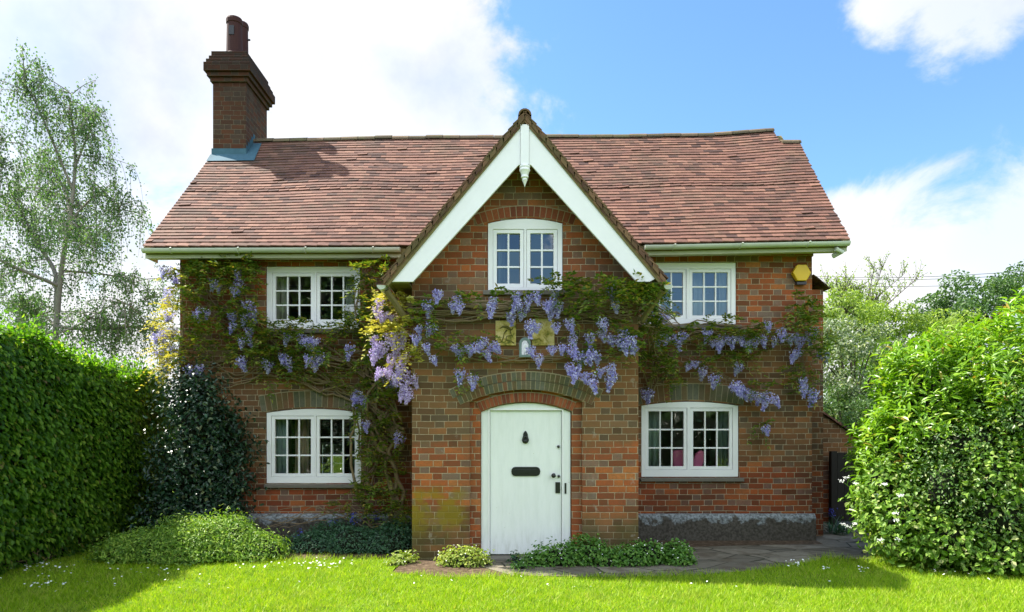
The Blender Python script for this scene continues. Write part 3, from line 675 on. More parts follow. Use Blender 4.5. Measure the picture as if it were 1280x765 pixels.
for cx_, a_ in ((hw_ - .03, 0), (-(hw_ - .03), 1)):
    for i in range(7):
        for _ in (0,):
            t = (math.pi / 2 - math.pi * i / 6) if a_ == 0 else (-math.pi / 2 - math.pi * i / 6)
            out.append((lc.x + cx_ * .88 + .05 * math.cos(t), lc.z + (hh - .05) * (1 if math.sin(t) > .01 else (-1 if math.sin(t) < -.01 else 0)) + .05 * math.sin(t)))
lp.prism(out, yk - .010, yk); lp.box(lc.x - .14, lc.x + .14, yk - .017, yk - .0105, lc.z - .026, lc.z + .026)
obj('letter_plate', lp, M['black'], door, bevel=0.002)
def knob(px, py, r, dep):
    c = P3(px, py, DP); b = MB(); n = 14; prof = [(r * .75, 0), (r * .75, .004), (r * .35, .008), (r * .35, dep * .5), (r, dep * .65), (r * .9, dep), (0, dep + .002)]
    vs = []; fs = []
    for rr, d in prof:
        for k in range(n): vs.append((c.x + rr * math.cos(2 * math.pi * k / n), yk - d, c.z + rr * math.sin(2 * math.pi * k / n)))
    for i in range(len(prof) - 1):
        for k in range(n): fs.append((i * n + k, i * n + (k + 1) % n, (i + 1) * n + (k + 1) % n, (i + 1) * n + k))
    b.add(vs, fs); return b
obj('door_knob', knob(692.5, 595, .030, .055), M['black'], door, smooth=True)
obj('lock', knob(699.2, 596, .018, .016), M['black'], door, smooth=True)
obj('lock', knob(698.8, 558.5, .018, .016), M['black'], door, smooth=True)
kp = MB(); kp.box(X(695, DP), X(701, DP), yk - .008, yk, Z(617.5, DP), Z(603.5, DP)); obj('keyhole_plate', kp, M['black'], door, bevel=.002)
kp = MB(); kp.box(X(706.5, DP), X(708.8, DP), 0.096, 0.1045, Z(618, DP), Z(604.5, DP)); obj('strike_plate', kp, M['black'], door)
st = MB(); st.box(a0 - .0, a1 + .0, -0.12, 0.20, 0.0, 0.035); obj('door_step', st, M['stone'], house, bevel=.008)

# plinths
pl = MB(); pl.prism([(YW - 0.075, 0), (YW - .002, 0), (YW - .002, 0.40), (YW - 0.03, 0.395), (YW - 0.07, 0.34)], PXR + .004, XR + .03, axis='x'); obj('plinth', pl, M['plinth'], wall)
pl = MB(); pl.prism([(YW - 0.075, 0), (YW - .002, 0), (YW - .002, 0.40), (YW - 0.03, 0.395), (YW - 0.07, 0.34)], XL - .03, PXL - .004, axis='x'); obj('plinth', pl, M['plinth'], wall)

# roof tiles: real overlapping tiles
def tiles(fn, s0, s1, t_len, cut=None, tw=0.165, gauge=0.094, th=0.016, seed=1, jit=1.0):
    """fn(s,t)->(pos, normal) with s metres along, t metres up slope (0..t_len)"""
    r = np.random.default_rng(seed); V = []; 
    nrow = int(t_len / gauge)
    for i in range(nrow + 1):
        t0 = i * gauge; off = (tw / 2 if i % 2 else 0) + r.normal() * .006
        cur = s0(t0) - off if off > 0 else s0(t0)
        s = cur; e = s1(t0)
        dip = r.normal() * .0030
        while s < e - .02:
            w_ = tw * r.uniform(.97, 1.02); a = max(s, s0(t0)); b = min(s + w_ - .0003, e)
            s += w_
            if b - a < .03 or (cut and cut((a + b) / 2, t0)): continue
            dz = r.normal(0, .0005) * jit + dip; tl = r.normal(0, .0006) * jit; lift = .022 + abs(r.normal(0, .0012)) * jit
            if r.random() < .010: lift += .010; tl += .010
            L = min(gauge * 1.55, t_len - t0 + .04)
            c = []
            for (ss, tt, hh) in ((a, t0 + dz * 2 - tl, lift), (b, t0 + dz * 2 + tl, lift + dz), (b, t0 + L, .002), (a, t0 + L, .002)):
                p, n = fn(ss, tt); c.append((p, n, hh))
            V += [p + n * hh for p, n, hh in c] + [p + n * (hh + th) for p, n, hh in c]
    V = np.array([tuple(v) for v in V]); n = len(V) // 8; k = np.arange(n)[:, None] * 8
    Fc = np.concatenate([k + f for f in ([0, 3, 2, 1], [4, 5, 6, 7], [0, 1, 5, 4], [1, 2, 6, 5], [2, 3, 7, 6], [3, 0, 4, 7])])
    return V, Fc
SL = math.hypot(YR - YE, 2.55)
def f_front(s, t):
    u = t / SL; y = YE + (YR - YE) * u; z = ze(s) + (zr(s) - ze(s)) * u + .012 * math.sin(s * 2.3 + u * 3) * math.sin(u * 3.1) - .03 * math.sin(math.pi * u)
    return Vector((s, y, z)), Vector((0, -.714, .70))
def f_back(s, t):
    u = t / SL; return Vector((s, 2 * YR - YE - (YR - YE) * u, ze(s) + (zr(s) - ze(s)) * u)), Vector((0, .714, .70))
xl = lambda t: X(180, 10) + .02 * t / SL * 3; XS = X(966, 12.5)
xr = lambda t: X(1062, 10) + (.20 * (t / SL)) if t < SL * .865 else XS
V1, F1 = tiles(f_front, xl, xr, SL - .02, seed=3)
V2, F2 = tiles(f_back, xl, xr, SL - .02, seed=4, jit=.5)
Vt, Ft = merge([(V1, F1), (V2, F2)])
roof = npobj('roof', Vt, Ft, M['tile'], house)
# boarding below the tiles
ub = MB(); xsb = np.linspace(X(180, 10) + .02, X(1062, 10) - .02, 14)
for a, b in zip(xsb[:-1], xsb[1:]):
    for fn in (f_front, f_back):
        k0 = .86 if a > XS - .3 else .995
        q = [fn(a, .03)[0], fn(b, .03)[0], fn(b, SL * k0)[0], fn(a, SL * k0)[0]]; ub.add([p - Vector((0, 0, .055)) for p in q] + [p - Vector((0, 0, .12)) for p in q], [(0, 1, 2, 3), (7, 6, 5, 4), (0, 4, 5, 1), (1, 5, 6, 2), (2, 6, 7, 3), (3, 7, 4, 0)])
obj('roof_boards', ub, M['wood'], roof)
rd = MB()
def ridge_run(x0, x1, zf, y, r0=.085):
    x = x0
    while x < x1:
        L = min(.30, x1 - x); zz0, zz1 = zf(x), zf(x + L); n = 7; dz = random.uniform(-.008, .008)
        vs = []
        for xx, zz in ((x + .004, zz0), (x + L - .004, zz1)):
            for rr in (r0, r0 - .018):
                for k in range(n + 1):
                    th = math.pi * (k / n) ; vs.append((xx, y + rr * 1.15 * math.cos(th), zz + dz - .045 + rr * math.sin(th)))
        m_ = n + 1; fs = []
        for k in range(n): fs += [(k, k + 1, 2 * m_ + k + 1, 2 * m_ + k), (m_ + k, m_ + k + 1, 3 * m_ + k + 1, 3 * m_ + k), (k, k + 1, m_ + k + 1, m_ + k), (2 * m_ + k, 2 * m_ + k + 1, 3 * m_ + k + 1, 3 * m_ + k)]
        rd.add(vs, fs); x += L
ridge_run(-5.12, XS, lambda x: float(zr(x)) + .02, YR)
uS = .865
obj('ridge_tiles', rd, M['ridge'], roof); rd = MB()
ridge_run(XS + .01, 4.98, lambda x: float(ze(x) + (zr(x) - ze(x)) * uS) + .035, YE + (YR - YE) * uS + .03)
obj('ridge_tiles', rd, M['ridge'], roof)
# closing masonry between the two low ridges at the right end
cm = MB(); zlo = float(ze(4.8) + (zr(4.8) - ze(4.8)) * uS)
cm.box(XS - .02, 4.95, YE + (YR - YE) * uS + .03, 2 * YR - YE - (YR - YE) * uS - .03, zlo - .4, zlo - .02); obj('roof_infill', cm, M['ridge'], roof)
# mortar verges
for xf, sgn in ((xl, -1), (xr, 1)):
    vg = MB()
    for i in range(36):
        t = i * .1
        if sgn > 0 and t > SL * .86: break
        p, n = f_front(xf(t), t); q, n = f_front(xf(t + .1), min(t + .1, SL)); p = Vector(p); q = Vector(q)
        x0, x1 = (p.x - .005, p.x + .10) if sgn < 0 else (p.x - .10, p.x + .005)
        vs = [(x0, p.y, p.z - .05), (x1, p.y, p.z - .05), (x1, q.y, q.z - .05), (x0, q.y, q.z - .05), (x0, p.y, p.z + .006), (x1, p.y, p.z + .006), (x1, q.y, q.z + .006), (x0, q.y, q.z + .006)]
        vg.add(vs, [(0, 3, 2, 1), (4, 5, 6, 7), (0, 1, 5, 4), (1, 2, 6, 5), (2, 3, 7, 6), (3, 0, 4, 7)])
    obj('verge_mortar', vg, M['mortar'], roof)

# gutters: half-round, with brackets, fascia and soffit
def gutter(x0, x1):
    b = MB(); n = 9; vs = []; xs = np.linspace(x0, x1, 12); r = .058
    for x in xs:
        z = float(ze(x)) - .035
        for rr in (r, r - .006):
            for k in range(n + 1):
                th = math.pi + math.pi * k / n; vs.append((x, YE - .035 + rr * math.cos(th), z + rr * math.sin(th)))
    m_ = 2 * (n + 1); fs = []
    for i in range(len(xs) - 1):
        for k in range(n):
            a = i * m_ + k; fs += [(a, a + 1, a + 1 + m_, a + m_), (a + n + 1, a + n + 2, a + n + 2 + m_, a + n + 1 + m_)]
        for k in (0, n): a = i * m_ + k; fs.append((a, a + n + 1, a + n + 1 + m_, a + m_))
    for e in (0, len(xs) - 1): fs.append(tuple(e * m_ + k for k in range(n + 1)))
    b.add(vs, fs)
    for x in np.arange(x0 + .4, x1, .95):
        z = float(ze(x)) - .035
        b.tube([(x, YE - .035 + .062 * math.cos(t), z + .062 * math.sin(t)) for t in np.linspace(math.pi, 2 * math.pi, 9)], .007, 5)
        b.tube([(x + .02, YE - .098, z - .005), (x + .02, YE - .105, z + .004)], .012, 6)
    g = obj('gutter', b, M['gutter'], house)
    f = MB()
    for a, c in zip(xs[:-1], xs[1:]):
        za, zc = float(ze(a)), float(ze(c))
        f.add([(a, YE + .03, za - .15), (c, YE + .03, zc - .15), (c, YE + .05, zc - .15), (a, YE + .05, za - .15), (a, YE + .03, za - .01), (c, YE + .03, zc - .01), (c, YE + .05, zc - .01), (a, YE + .05, za - .01)], [(0, 3, 2, 1), (4, 5, 6, 7), (0, 1, 5, 4), (2, 3, 7, 6)])
        f.add([(a, YE + .05, za - .145), (c, YE + .05, zc - .145), (c, YW - .09, zc - .12), (a, YW - .09, za - .12)], [(0, 1, 2, 3)])
    f.box(x0, x0 + .02, YE + .05, YW + .0, float(ze(x0)) - .145, float(ze(x0)) + .1) if x0 < -4 else f.box(x1 - .02, x1, YE + .05, YW, float(ze(x1)) - .145, float(ze(x1)) + .1)
    obj('fascia_board', f, M['soffit'], g)
gutter(X(178, 9.95), X(500, 9.95)); gutter(X(806, 9.95), X(1062, 9.95))
ge = MB(); p = P3(1056, 309, 9.95); ge.tube([(p.x - .12, YE - .03, p.z - .02), (p.x - .02, YE - .01, p.z - .05), (p.x - .10, YE + .1, p.z - .09)], .035, 8); obj('gutter_outlet', ge, M['gutter'], house)

# porch roof
HX = 1.70; ZB, ZA = 3.42, 5.41; YF = -0.36; PYB = 2.6; PSL = math.hypot(HX, ZA - ZB)
ax = X(656, 8.45)
nl = Vector((-(ZA - ZB), 0, HX)).normalized(); nr_ = Vector((ZA - ZB, 0, HX)).normalized()
fl = lambda s, t: (Vector((ax - HX + HX * t / PSL, s, ZB + (ZA - ZB) * t / PSL)), nl)
fr_ = lambda s, t: (Vector((ax + HX - HX * t / PSL, s, ZB + (ZA - ZB) * t / PSL)), nr_)
V1, F1 = tiles(fl, lambda t: YF, lambda t: PYB, PSL, seed=11); V2, F2 = tiles(fr_, lambda t: YF, lambda t: PYB, PSL, seed=12)
Vt, Ft = merge([(V1, F1), (V2, F2)])
proof = npobj('porch_roof', Vt, Ft, M['verge'], house)
und = MB()
und.prism([(ax - HX + .01, ZB - .01), (ax, ZA - .01), (ax + HX - .01, ZB - .01), (ax + HX - .06, ZB - .06), (ax, ZA - .085), (ax - HX + .06, ZB - .06)], YF + .02, PYB)
obj('roof_boards', und, M['wood'], proof)
ri_ = random.uniform
uc = MB()   # mossy mortar undercloak seen at the verge
for sx in (-1, 1):
    n = 20
    for i in range(n):
        u0, u1 = i / n + .004, (i + 1) / n - .004; j0 = ri_(-.006, .006); zz = lambda u: ZB + (ZA - ZB) * u; xx = lambda u: ax + sx * (HX - HX * u)
        uc.prism([(xx(u0), zz(u0) + .012 + j0), (xx(u1), zz(u1) + .012 + j0), (xx(u1), zz(u1) - .05 + j0), (xx(u0), zz(u0) - .05 + j0)], YF + .002 + ri_(-.008, .004), YF + .05)
        j0 = ri_(-.006, .006)
        uc.prism([(xx(u0 + .02), zz(u0 + .02) - .051 + j0), (xx(min(u1 + .02, 1)), zz(min(u1 + .02, 1)) - .051 + j0), (xx(min(u1 + .02, 1)), zz(min(u1 + .02, 1)) - .082 + j0), (xx(u0 + .02), zz(u0 + .02) - .082 + j0)], YF + .016 + ri_(-.004, .004), YF + .05)
obj('verge_mortar', uc, M['verge'], proof)
rb = MB()
y = YF - .01
while y < 2.4:
    n = 7; vs = []
    for yy in (y, y + .29):
        for rr in (.08, .06):
            for k in range(n + 1):
                th = math.pi * k / n; vs.append((ax + rr * math.cos(th), yy, ZA - .01 + rr * math.sin(th)))
    m_ = n + 1; fs = []
    for k in range(n): fs += [(k, k + 1, 2 * m_ + k + 1, 2 * m_ + k), (m_ + k, m_ + k + 1, 3 * m_ + k + 1, 3 * m_ + k), (k, k + 1, m_ + k + 1, m_ + k)]
    rb.add(vs, fs); y += .3
obj('ridge_tiles', rb, M['verge'], proof)
DB = 8.47
def bp(px, py): return (X(px, DB), Z(py, DB))
for side, pts in (('l', [(650.5, 157), (488, 341), (489, 352), (516, 352), (648, 206), (650.5, 206)]), ('r', [(661.5, 157), (823, 340), (823, 346), (812, 352), (796, 352), (664, 206), (661.5, 206)])):
    b = MB(); b.prism([bp(*p) for p in pts], YF + .035, YF + .075); obj('bargeboard', b, M['white'], proof, bevel=.003)
fi = MB(); fx0, fx1 = X(650.7, DB), X(661.3, DB); fc = (fx0 + fx1) / 2
fi.box(fx0, fx1, YF + .015, YF + .10, Z(206, DB), Z(156, DB))
zt = Z(206, DB)
fi.lathe([(.001, 0), (.062, -.002), (.066, -.02), (.058, -.035), (.064, -.045), (.066, -.06), (.052, -.085), (.040, -.12), (.047, -.13), (.047, -.145), (.030, -.155), (.034, -.175), (.022, -.20), (.008, -.235), (.001, -.26)], (fc, YF + .058, zt), 16)
obj('finial', fi, M['white'], proof, smooth=False, bevel=.002)
# soffit, side boards, porch gutters and mossy braces
for sx in (-1, 1):
    sf = MB()
    x0 = ax + sx * (HX - .09); x1 = ax + sx * 1.40
    sf.add([(x0, YF + .08, ZB - .025), (x0, 1.5, ZB - .025), (x1, 1.5, ZB - .025), (x1, YF + .08, ZB - .025), (x0, YF + .08, ZB - .002), (x0, 1.5, ZB - .002), (x1, 1.5, ZB - .002), (x1, YF + .08, ZB - .002)], [(0, 1, 2, 3), (7, 6, 5, 4), (0, 4, 5, 1), (1, 5, 6, 2), (2, 6, 7, 3), (3, 7, 4, 0)])
    obj('soffit', sf, M['wood'], proof)
for sx in (-1, 1):
    gb = MB(); xg = ax + sx * (HX + .03); zg = ZB - .045; n = 8; vs = []
    for yy in (YF + .05, 1.2):
        for rr in (.055, .048):
            for k in range(n + 1): th = math.pi + math.pi * k / n; vs.append((xg + rr * math.cos(th), yy, zg + rr * math.sin(th)))
    m_ = n + 1; fs = []
    for k in range(n): fs += [(k, k + 1, 2 * m_ + k + 1, 2 * m_ + k), (m_ + k, m_ + k + 1, 3 * m_ + k + 1, 3 * m_ + k)]
    fs += [tuple(range(m_)), (0, m_, 3 * m_, 2 * m_), (n, m_ + n, 3 * m_ + n, 2 * m_ + n)]
    gb.add(vs, fs); obj('gutter', gb, M['gutter'], proof)
    br = MB(); p0 = Vector((ax + sx * (HX - .02), YF + .12, ZB - .10)); p1 = Vector((ax + sx * 1.46, -.04, ZB - .44))
    br.tube([p0, (p0 + p1) / 2 + Vector((0, 0, .01)), p1], .042, 6); obj('brace', br, M['wood'], proof)

# chimney
DC = 12.09; cyf = CY + DC; cyb = cyf + 1.04
cx0, cx1 = X(266, DC), X(307.5, DC)
ch = MB(); ztop = Z(103, DC); ch.box(cx0, cx1, cyf, cyb, 5.4, ztop)
z = ztop; lay = [(.035, .075), (.075, .075), (.115, .15), (.085, .07), (.05, .07), (.02, .09)]
for g_, h_ in lay:
    ch.box(cx0 - g_, cx1 + g_, cyf - g_, cyb + g_, z + .0005, z + h_ - .0005); z += h_
chim = obj('chimney', ch, M['brick_soot_shade'], house, bevel=.006)
fc_ = MB(); fc_.add([(cx0 + .03, cyf + .03, z), (cx1 - .03, cyf + .03, z), (cx1 - .03, cyb - .03, z), (cx0 + .03, cyb - .03, z), (cx0 + .15, cyf + .2, z + .07), (cx1 - .15, cyf + .2, z + .07), (cx1 - .15, cyb - .2, z + .07), (cx0 + .15, cyb - .2, z + .07)], [(4, 5, 6, 7), (0, 1, 5, 4), (1, 2, 6, 5), (2, 3, 7, 6), (3, 0, 4, 7)])
obj('flaunching', fc_, M['ridge'], chim)
for (px, dd, hgt) in ((293, .28, .50), (301, .74, .46)):
    D = DC + dd; x = X(px, D); b = MB(); r = .135; h = Z(24 if dd < .5 else 30, D) - z - .03
    b.lathe([(r * 1.12, 0), (r * 1.12, .05), (r, .07), (r * .93, h - .10), (r * 1.02, h - .09), (r * 1.04, h - .03), (r * .96, h), (r * .80, h), (r * .78, h - .25)], (x, CY + D, z + .03), 18)
    pot = obj('chimney_pot', b, M['pot'], chim, smooth=False)
    k_ = MB(); k_.box(x - .045, x + .045, CY + D - r * 1.02, CY + D - r * .8, z + h * .55, z + h * .78) if dd < .5 else k_.tube([(x + .12, CY + D, z + h * .7), (x + .17, CY + D, z + h * .7)], .02, 6)
    obj('chimney_pot', k_, M['black'], chim)
fh = MB()
def rz(x, y): return float(ze(x) + (zr(x) - ze(x)) * (y - YE) / (YR - YE))
yf0 = cyf - .17
fh.add([(cx0 - .04, yf0, rz(-4.9, yf0) + .045), (cx1 + .17, yf0, rz(-4.5, yf0) + .045), (cx1 + .17, cyf - .005, rz(-4.5, cyf) + .05), (cx0 - .04, cyf - .005, rz(-4.9, cyf) + .05)], [(0, 1, 2, 3)])
fh.add([(cx0 - .02, cyf - .008, rz(-4.9, cyf) - .05), (cx1 + .008, cyf - .008, rz(-4.9, cyf) - .05), (cx1 + .008, cyf - .008, rz(-4.9, cyf) + .15), (cx0 - .02, cyf - .008, rz(-4.9, cyf) + .15)], [(0, 1, 2, 3)])
fh.add([(cx1 + .008, cyf - .17, rz(-4.5, cyf - .17) + .045), (cx1 + .20, cyf - .17, rz(-4.5, cyf - .17) + .045), (cx1 + .16, YR - .1, rz(-4.5, YR - .1) + .05), (cx1 + .008, YR - .1, rz(-4.5, YR - .1) + .05)], [(0, 1, 2, 3)])
n_ = 5
for i in range(n_):
    ya, yb = cyf - .008 + (YR - cyf) * i / n_, cyf - .008 + (YR - cyf) * (i + 1) / n_; zb_ = rz(-4.5, yb)
    fh.add([(cx1 + .006, ya, zb_ - .2), (cx1 + .006, yb, zb_ - .2), (cx1 + .006, yb, zb_ + .13), (cx1 + .006, ya, zb_ + .13)], [(0, 1, 2, 3)])
obj('flashing', fh, M['lead'], chim)

# ------------------------------------------------------------------ things on and in the house
# alarm box
D = DW - .08; ab = thing('alarm_box', 'yellow hexagonal burglar alarm box high on the right end of the brick wall', 'alarm box', tuple(P3(1002, 342, DW)))
hexa = [(X(1002, D) + .135 * math.cos(R(60 * i)), Z(341, D) + .135 * math.sin(R(60 * i))) for i in range(6)]
b = MB(); b.prism(hexa, YW - .10, YW - .012); obj('cover', b, M['yellow'], ab, bevel=.012)
b = MB(); b.prism([(X(1002, D) + .128 * math.cos(R(60 * i)), Z(341, D) - .006 + .145 * math.sin(R(60 * i))) for i in range(6)], YW - .03, YW - .002)
b.box(X(996, D), X(1008, D), YW - .085, YW - .02, Z(355.5, D), Z(352.5, D)); obj('backplate', b, M['black'], ab)
# lantern
ln = thing('wall_lantern', 'small grey arched bulkhead lantern between two stone plaques above the door', 'wall lamp', tuple(P3(656, 447, DP)))
b = MB(); lo = arch_outline(X(649, DP), X(663.5, DP), Z(447, DP), Z(422.5, DP), .072, 12); li = arch_outline(X(652, DP), X(660.5, DP), Z(444, DP), Z(426, DP), .042, 10)
m_lf = plain('grey_green_metal', (0.20, 0.27, 0.27), 0.5); b.prism(lo, -.075, -.055, [li]); b.prism(lo, -.055, 0.0, [[(a * .96 + X(656.2, DP) * .04, c) for a, c in li]]); obj('frame', b, m_lf, ln, bevel=.004)
b = MB(); b.prism(li, -.06, -.052); obj('lens', b, M['glass'], ln)
b = MB(); b.lathe([(.001, .085), (.018, .075), (.027, .045), (.022, .01), (.014, -.02), (.014, -.05), (.001, -.05)], (X(656.3, DP), -.03, Z(438, DP)), 14); obj('bulb', b, M['whitep'], ln, smooth=True)
b = MB(); b.box(X(651, DP), X(661.5, DP), -.004, -.001, Z(445, DP), Z(425, DP)); obj('reflector', b, M['gutter'], ln)
# plaques
def stone_plaque_mat():
    m, g = newmat('lichened_sandstone'); pos = g.n('ShaderNodeNewGeometry').outputs['Position']
    n = g.noise(pos, 12, 6, .65); n2 = g.noise(pos, 40, 3)
    c = g.ramp(n, [(.32, (.10, .12, .02)), (.45, (.42, .33, .08)), (.6, (.62, .50, .23)), (.75, (.52, .46, .13))])
    finish(g, c, .85, n2, .5, .006); return m
M['plaq'] = stone_plaque_mat(); M['plaqd'] = plain('dark_lichen', (.13, .11, .03), .9)
for i, (a, b_, c_, d_) in enumerate(((619.5, 645, 401, 432), (665, 693, 398.5, 432))):
    lab = ('square yellow sandstone plaque with a carved bird standing on a leg, left of the lantern', 'larger square yellow sandstone plaque with worn carving, right of the lantern')[i]
    x0, x1, z0, z1 = X(a, DP), X(b_, DP), Z(d_, DP), Z(c_, DP)
    t = thing('stone_plaque', lab, 'plaque', ((x0 + x1) / 2, 0, z0), 'carved plaques over the door')
    p = MB(); p.box(x0, x1, -.028, -.001, z0, z1); obj('slab', p, M['plaq'], t, bevel=.004)
    p = MB(); f = lambda u, v: (x0 + (x1 - x0) * u, -.031, z1 - (z1 - z0) * v)
    if i == 0:
        p.tube([f(.2, .33), f(.35, .25), f(.55, .27), f(.75, .38), f(.85, .33)], [.004, .012, .018, .012, .005], 6)
        p.tube([f(.55, .38), f(.42, .52), f(.38, .68), f(.30, .85), f(.15, .9)], [.010, .007, .006, .006, .004], 6)
        p.tube([f(.72, .42), f(.78, .6), f(.55, .63), f(.5, .8), f(.75, .82), f(.9, .92)], [.006] * 6, 6)
    else:
        p.tube([f(.35, .15), f(.55, .2), f(.5, .35), f(.65, .45), f(.55, .65), f(.7, .85)], [.006, .012, .012, .014, .014, .008], 6)
        p.tube([f(.1, .8), f(.3, .72), f(.45, .85)], [.006, .013, .006], 6)
    obj('carving', p, M['plaqd'] if i == 0 else M['plaq'], t, smooth=True)

# curtains: pleated sheets
def curtain(k, px0, px1, py0, py1, dd, color, label, name='curtain', trans=.3):
    D = WIN[k]['D'] + .24 + dd; n = 60; x0, x1 = X(px0, D), X(px1, D); z1, z0 = Z(py0, D), Z(py1, D)
    key = 'cloth_%d_%d_%d' % tuple(int(c * 255) for c in color)
    if key not in M: M[key] = leaf_mat(key, [(0, color), (1, color)], trans, .8, .1, (1, 1, 1))
    u = np.linspace(0, 1, n); V = []
    for zz, s in ((z1, 1.0), ((z1 + z0) / 2, .93), (z0, 1.0)):
        xx = (x0 + x1) / 2 + (u - .5) * (x1 - x0) * s; yy = CY + D + .022 * np.sin(u * (x1 - x0) * 75 + zz) + .01 * np.sin(u * 17)
        V += [(a, b, zz) for a, b in zip(xx, yy)]
    Fc = np.array([[r * n + i, r * n + i + 1, (r + 1) * n + i + 1, (r + 1) * n + i] for r in range(2) for i in range(n - 1)])
    o = npobj(name, np.array(V), Fc, M[key], loc=((x0 + x1) / 2, CY + D, z0), smooth=True)
    so_ = o.modifiers.new('thickness', 'SOLIDIFY'); so_.thickness = .004
    tag(o, label, 'curtain', 'curtains hanging inside the windows')
curtain('upper_left', 338, 362, 336, 406, .04, (.75, .72, .60), 'cream curtain at the left side of the upper left window')
curtain('upper_left', 432, 449, 336, 406, .04, (.65, .65, .55), 'grey cream curtain at the right side of the upper left window')
curtain('lower_left', 337, 358, 514, 600, .04, (.45, .56, .55), 'blue grey curtain at the left side of the lower left window')
curtain('lower_left', 436, 449, 514, 600, .04, (.14, .19, .17), 'dark green grey curtain at the right side of the lower left window')
curtain('lower_left', 368, 387, 516, 600, .30, (.85, .62, .45), 'peach curtain hanging deeper in the room of the lower left window')
curtain('lower_right', 806, 826, 505, 592, .04, (.45, .55, .46), 'pale green curtain at the left side of the lower right window')
curtain('lower_right', 897, 919, 505, 592, .04, (.36, .46, .38), 'pale green curtain at the right side of the lower right window')
curtain('upper_right', 806, 828, 330, 402, .04, (.62, .60, .60), 'pale curtain at the left side of the upper right window')
curtain('upper_right', 866, 882, 330, 402, .10, (.62, .62, .66), 'pale lilac curtain in the middle of the upper right window')
curtain('upper_right', 898, 917, 330, 402, .04, (.70, .70, .72), 'pale curtain at the right side of the upper right window')
curtain('gable', 614, 631, 277, 359, .04, (.30, .36, .38), 'blue grey curtain at the left side of the gable window')
# pink things on the inner ledge of the lower right window
lg = MB(); D = DW + .35; zt_ = Z(585, D)
lg.box(X(806, D), X(918, D), YW + .27, YW + .55, zt_ - .04, zt_); tb = obj('window_table', lg, M['plaster'], loc=(X(860, D), YW + .4, 0.15)); 
for sx in (810, 912):
    for yy in (YW + .30, YW + .50): lgl = MB(); lgl.box(X(sx, D) - .02, X(sx, D) + .02, yy - .02, yy + .02, .15, zt_ - .041); obj('leg', lgl, M['plaster'], tb)
tag(tb, 'narrow pale table inside the lower right window', 'table')
pk = plain('pink_fabric', (.92, .22, .40), .8, .1)
b = MB(); b.prism([(X(841, D), zt_ + .001), (X(854, D), zt_ + .001), (X(854.5, D), Z(564, D)), (X(851, D), Z(562, D)), (X(842, D), Z(563, D)), (X(840.5, D), Z(566, D))], YW + .30, YW + .42)
tag(obj('pink_cushion', b, pk, loc=(X(848, D), YW + .36, zt_), bevel=.02), 'square pink cushion inside the lower right window, left of the middle post', 'cushion', 'pink cushions in the window')
b = MB(); b.prism([(X(866, D), zt_ + .001), (X(876, D), zt_ + .001), (X(880, D), Z(574, D)), (X(880, D), Z(566, D)), (X(876, D), Z(562.5, D)), (X(870, D), Z(566, D)), (X(866, D), Z(575, D))], YW + .30, YW + .40)
tag(obj('pink_cushion', b, pk, loc=(X(873, D), YW + .36, zt_), bevel=.02), 'rounded pink cushion inside the lower right window, right of the middle post', 'cushion', 'pink cushions in the window')

# ------------------------------------------------------------------ side buildings on the right
side = thing('brick_buttress', 'narrow brick wall end with small tiled cap, set back at the cottage right corner', 'wall', (X(1022, 10.7), 1.95, 0))
b = MB(); b.box(XR + .001, X(1029, 10.75), 1.95, 3.2, 0, Z(362, 10.75)); obj('wall', b, M['brick'], side)
b = MB(); p = P3(1017, 346, 10.7); q_ = P3(1035, 361, 10.7)
for i in range(5):
    u0 = i / 5; x0 = p.x + (q_.x - p.x) * u0; z0 = p.z + (q_.z - p.z) * u0 + .01
    for k in range(8):
        y0 = 1.90 + k * .165
        b.add([(x0, y0, z0 + .012), (x0 + .08, y0, z0 - .045), (x0 + .08, y0 + .16, z0 - .045), (x0, y0 + .16, z0 + .012), (x0, y0, z0 + .03), (x0 + .08, y0, z0 - .027), (x0 + .08, y0 + .16, z0 - .027), (x0, y0 + .16, z0 + .03)], [(0, 3, 2, 1), (4, 5, 6, 7), (0, 1, 5, 4), (1, 2, 6, 5), (2, 3, 7, 6), (3, 0, 4, 7)])
obj('roof_cap', b, M['verge'], side)
lean = thing('outhouse', 'low dark red brick outhouse with sloping tiled verge beside the black gate', 'outhouse', (5.2, 3.6, 0))
DO = 12.3; yo = CY + DO
b = MB(); b.prism([(X(1029, 10.9) - .6, 0), (X(1044, DO), 0), (X(1044, DO), Z(566, DO)), (X(1085, DO), Z(566, DO)), (X(1085, DO), Z(556, DO)), (X(1030, DO), Z(519, DO)), (X(1000, DO), Z(499, DO)), (X(1029, 10.9) - .6, Z(499, DO))], yo, yo + .23)
obj('wall', b, M['brick_dark'], lean)
b = MB(); p = P3(1000, 497, DO); q_ = P3(1090, 558, DO); n = 18
for i in range(n):
    a = p + (q_ - p) * (i / n); c = p + (q_ - p) * ((i + 1.1) / n); c.z -= .0
    up = Vector((0, 0, .045)); li_ = Vector((0, 0, .015))
    for k in range(12):
        y0 = Vector((0, -.05 + k * .165, 0)); y1 = Vector((0, -.05 + k * .165 + .16, 0))
        vs = [a + y0, c + y0 - li_, c + y1 - li_, a + y1, a + y0 + up * .5, c + y0 + up * .6, c + y1 + up * .6, a + y1 + up * .5]
        b.add(vs, [(0, 3, 2, 1), (4, 5, 6, 7), (0, 1, 5, 4), (1, 2, 6, 5), (2, 3, 7, 6), (3, 0, 4, 7)])
obj('roof', b, M['tile'], lean)
gt = thing('timber_gate', 'tall black boarded gate between the outhouse wall and the right hedge', 'gate', (X(1060, 12.0), CY + 12, 0))
b = MB(); Dg = 12.15
for i in range(6):
    x0 = X(1047, Dg) + i * .125; b.box(x0, x0 + .118, CY + Dg, CY + Dg + .02, .05, Z(566 + (i % 2) * .6, Dg))
obj('boards', b, M['gate'], gt)
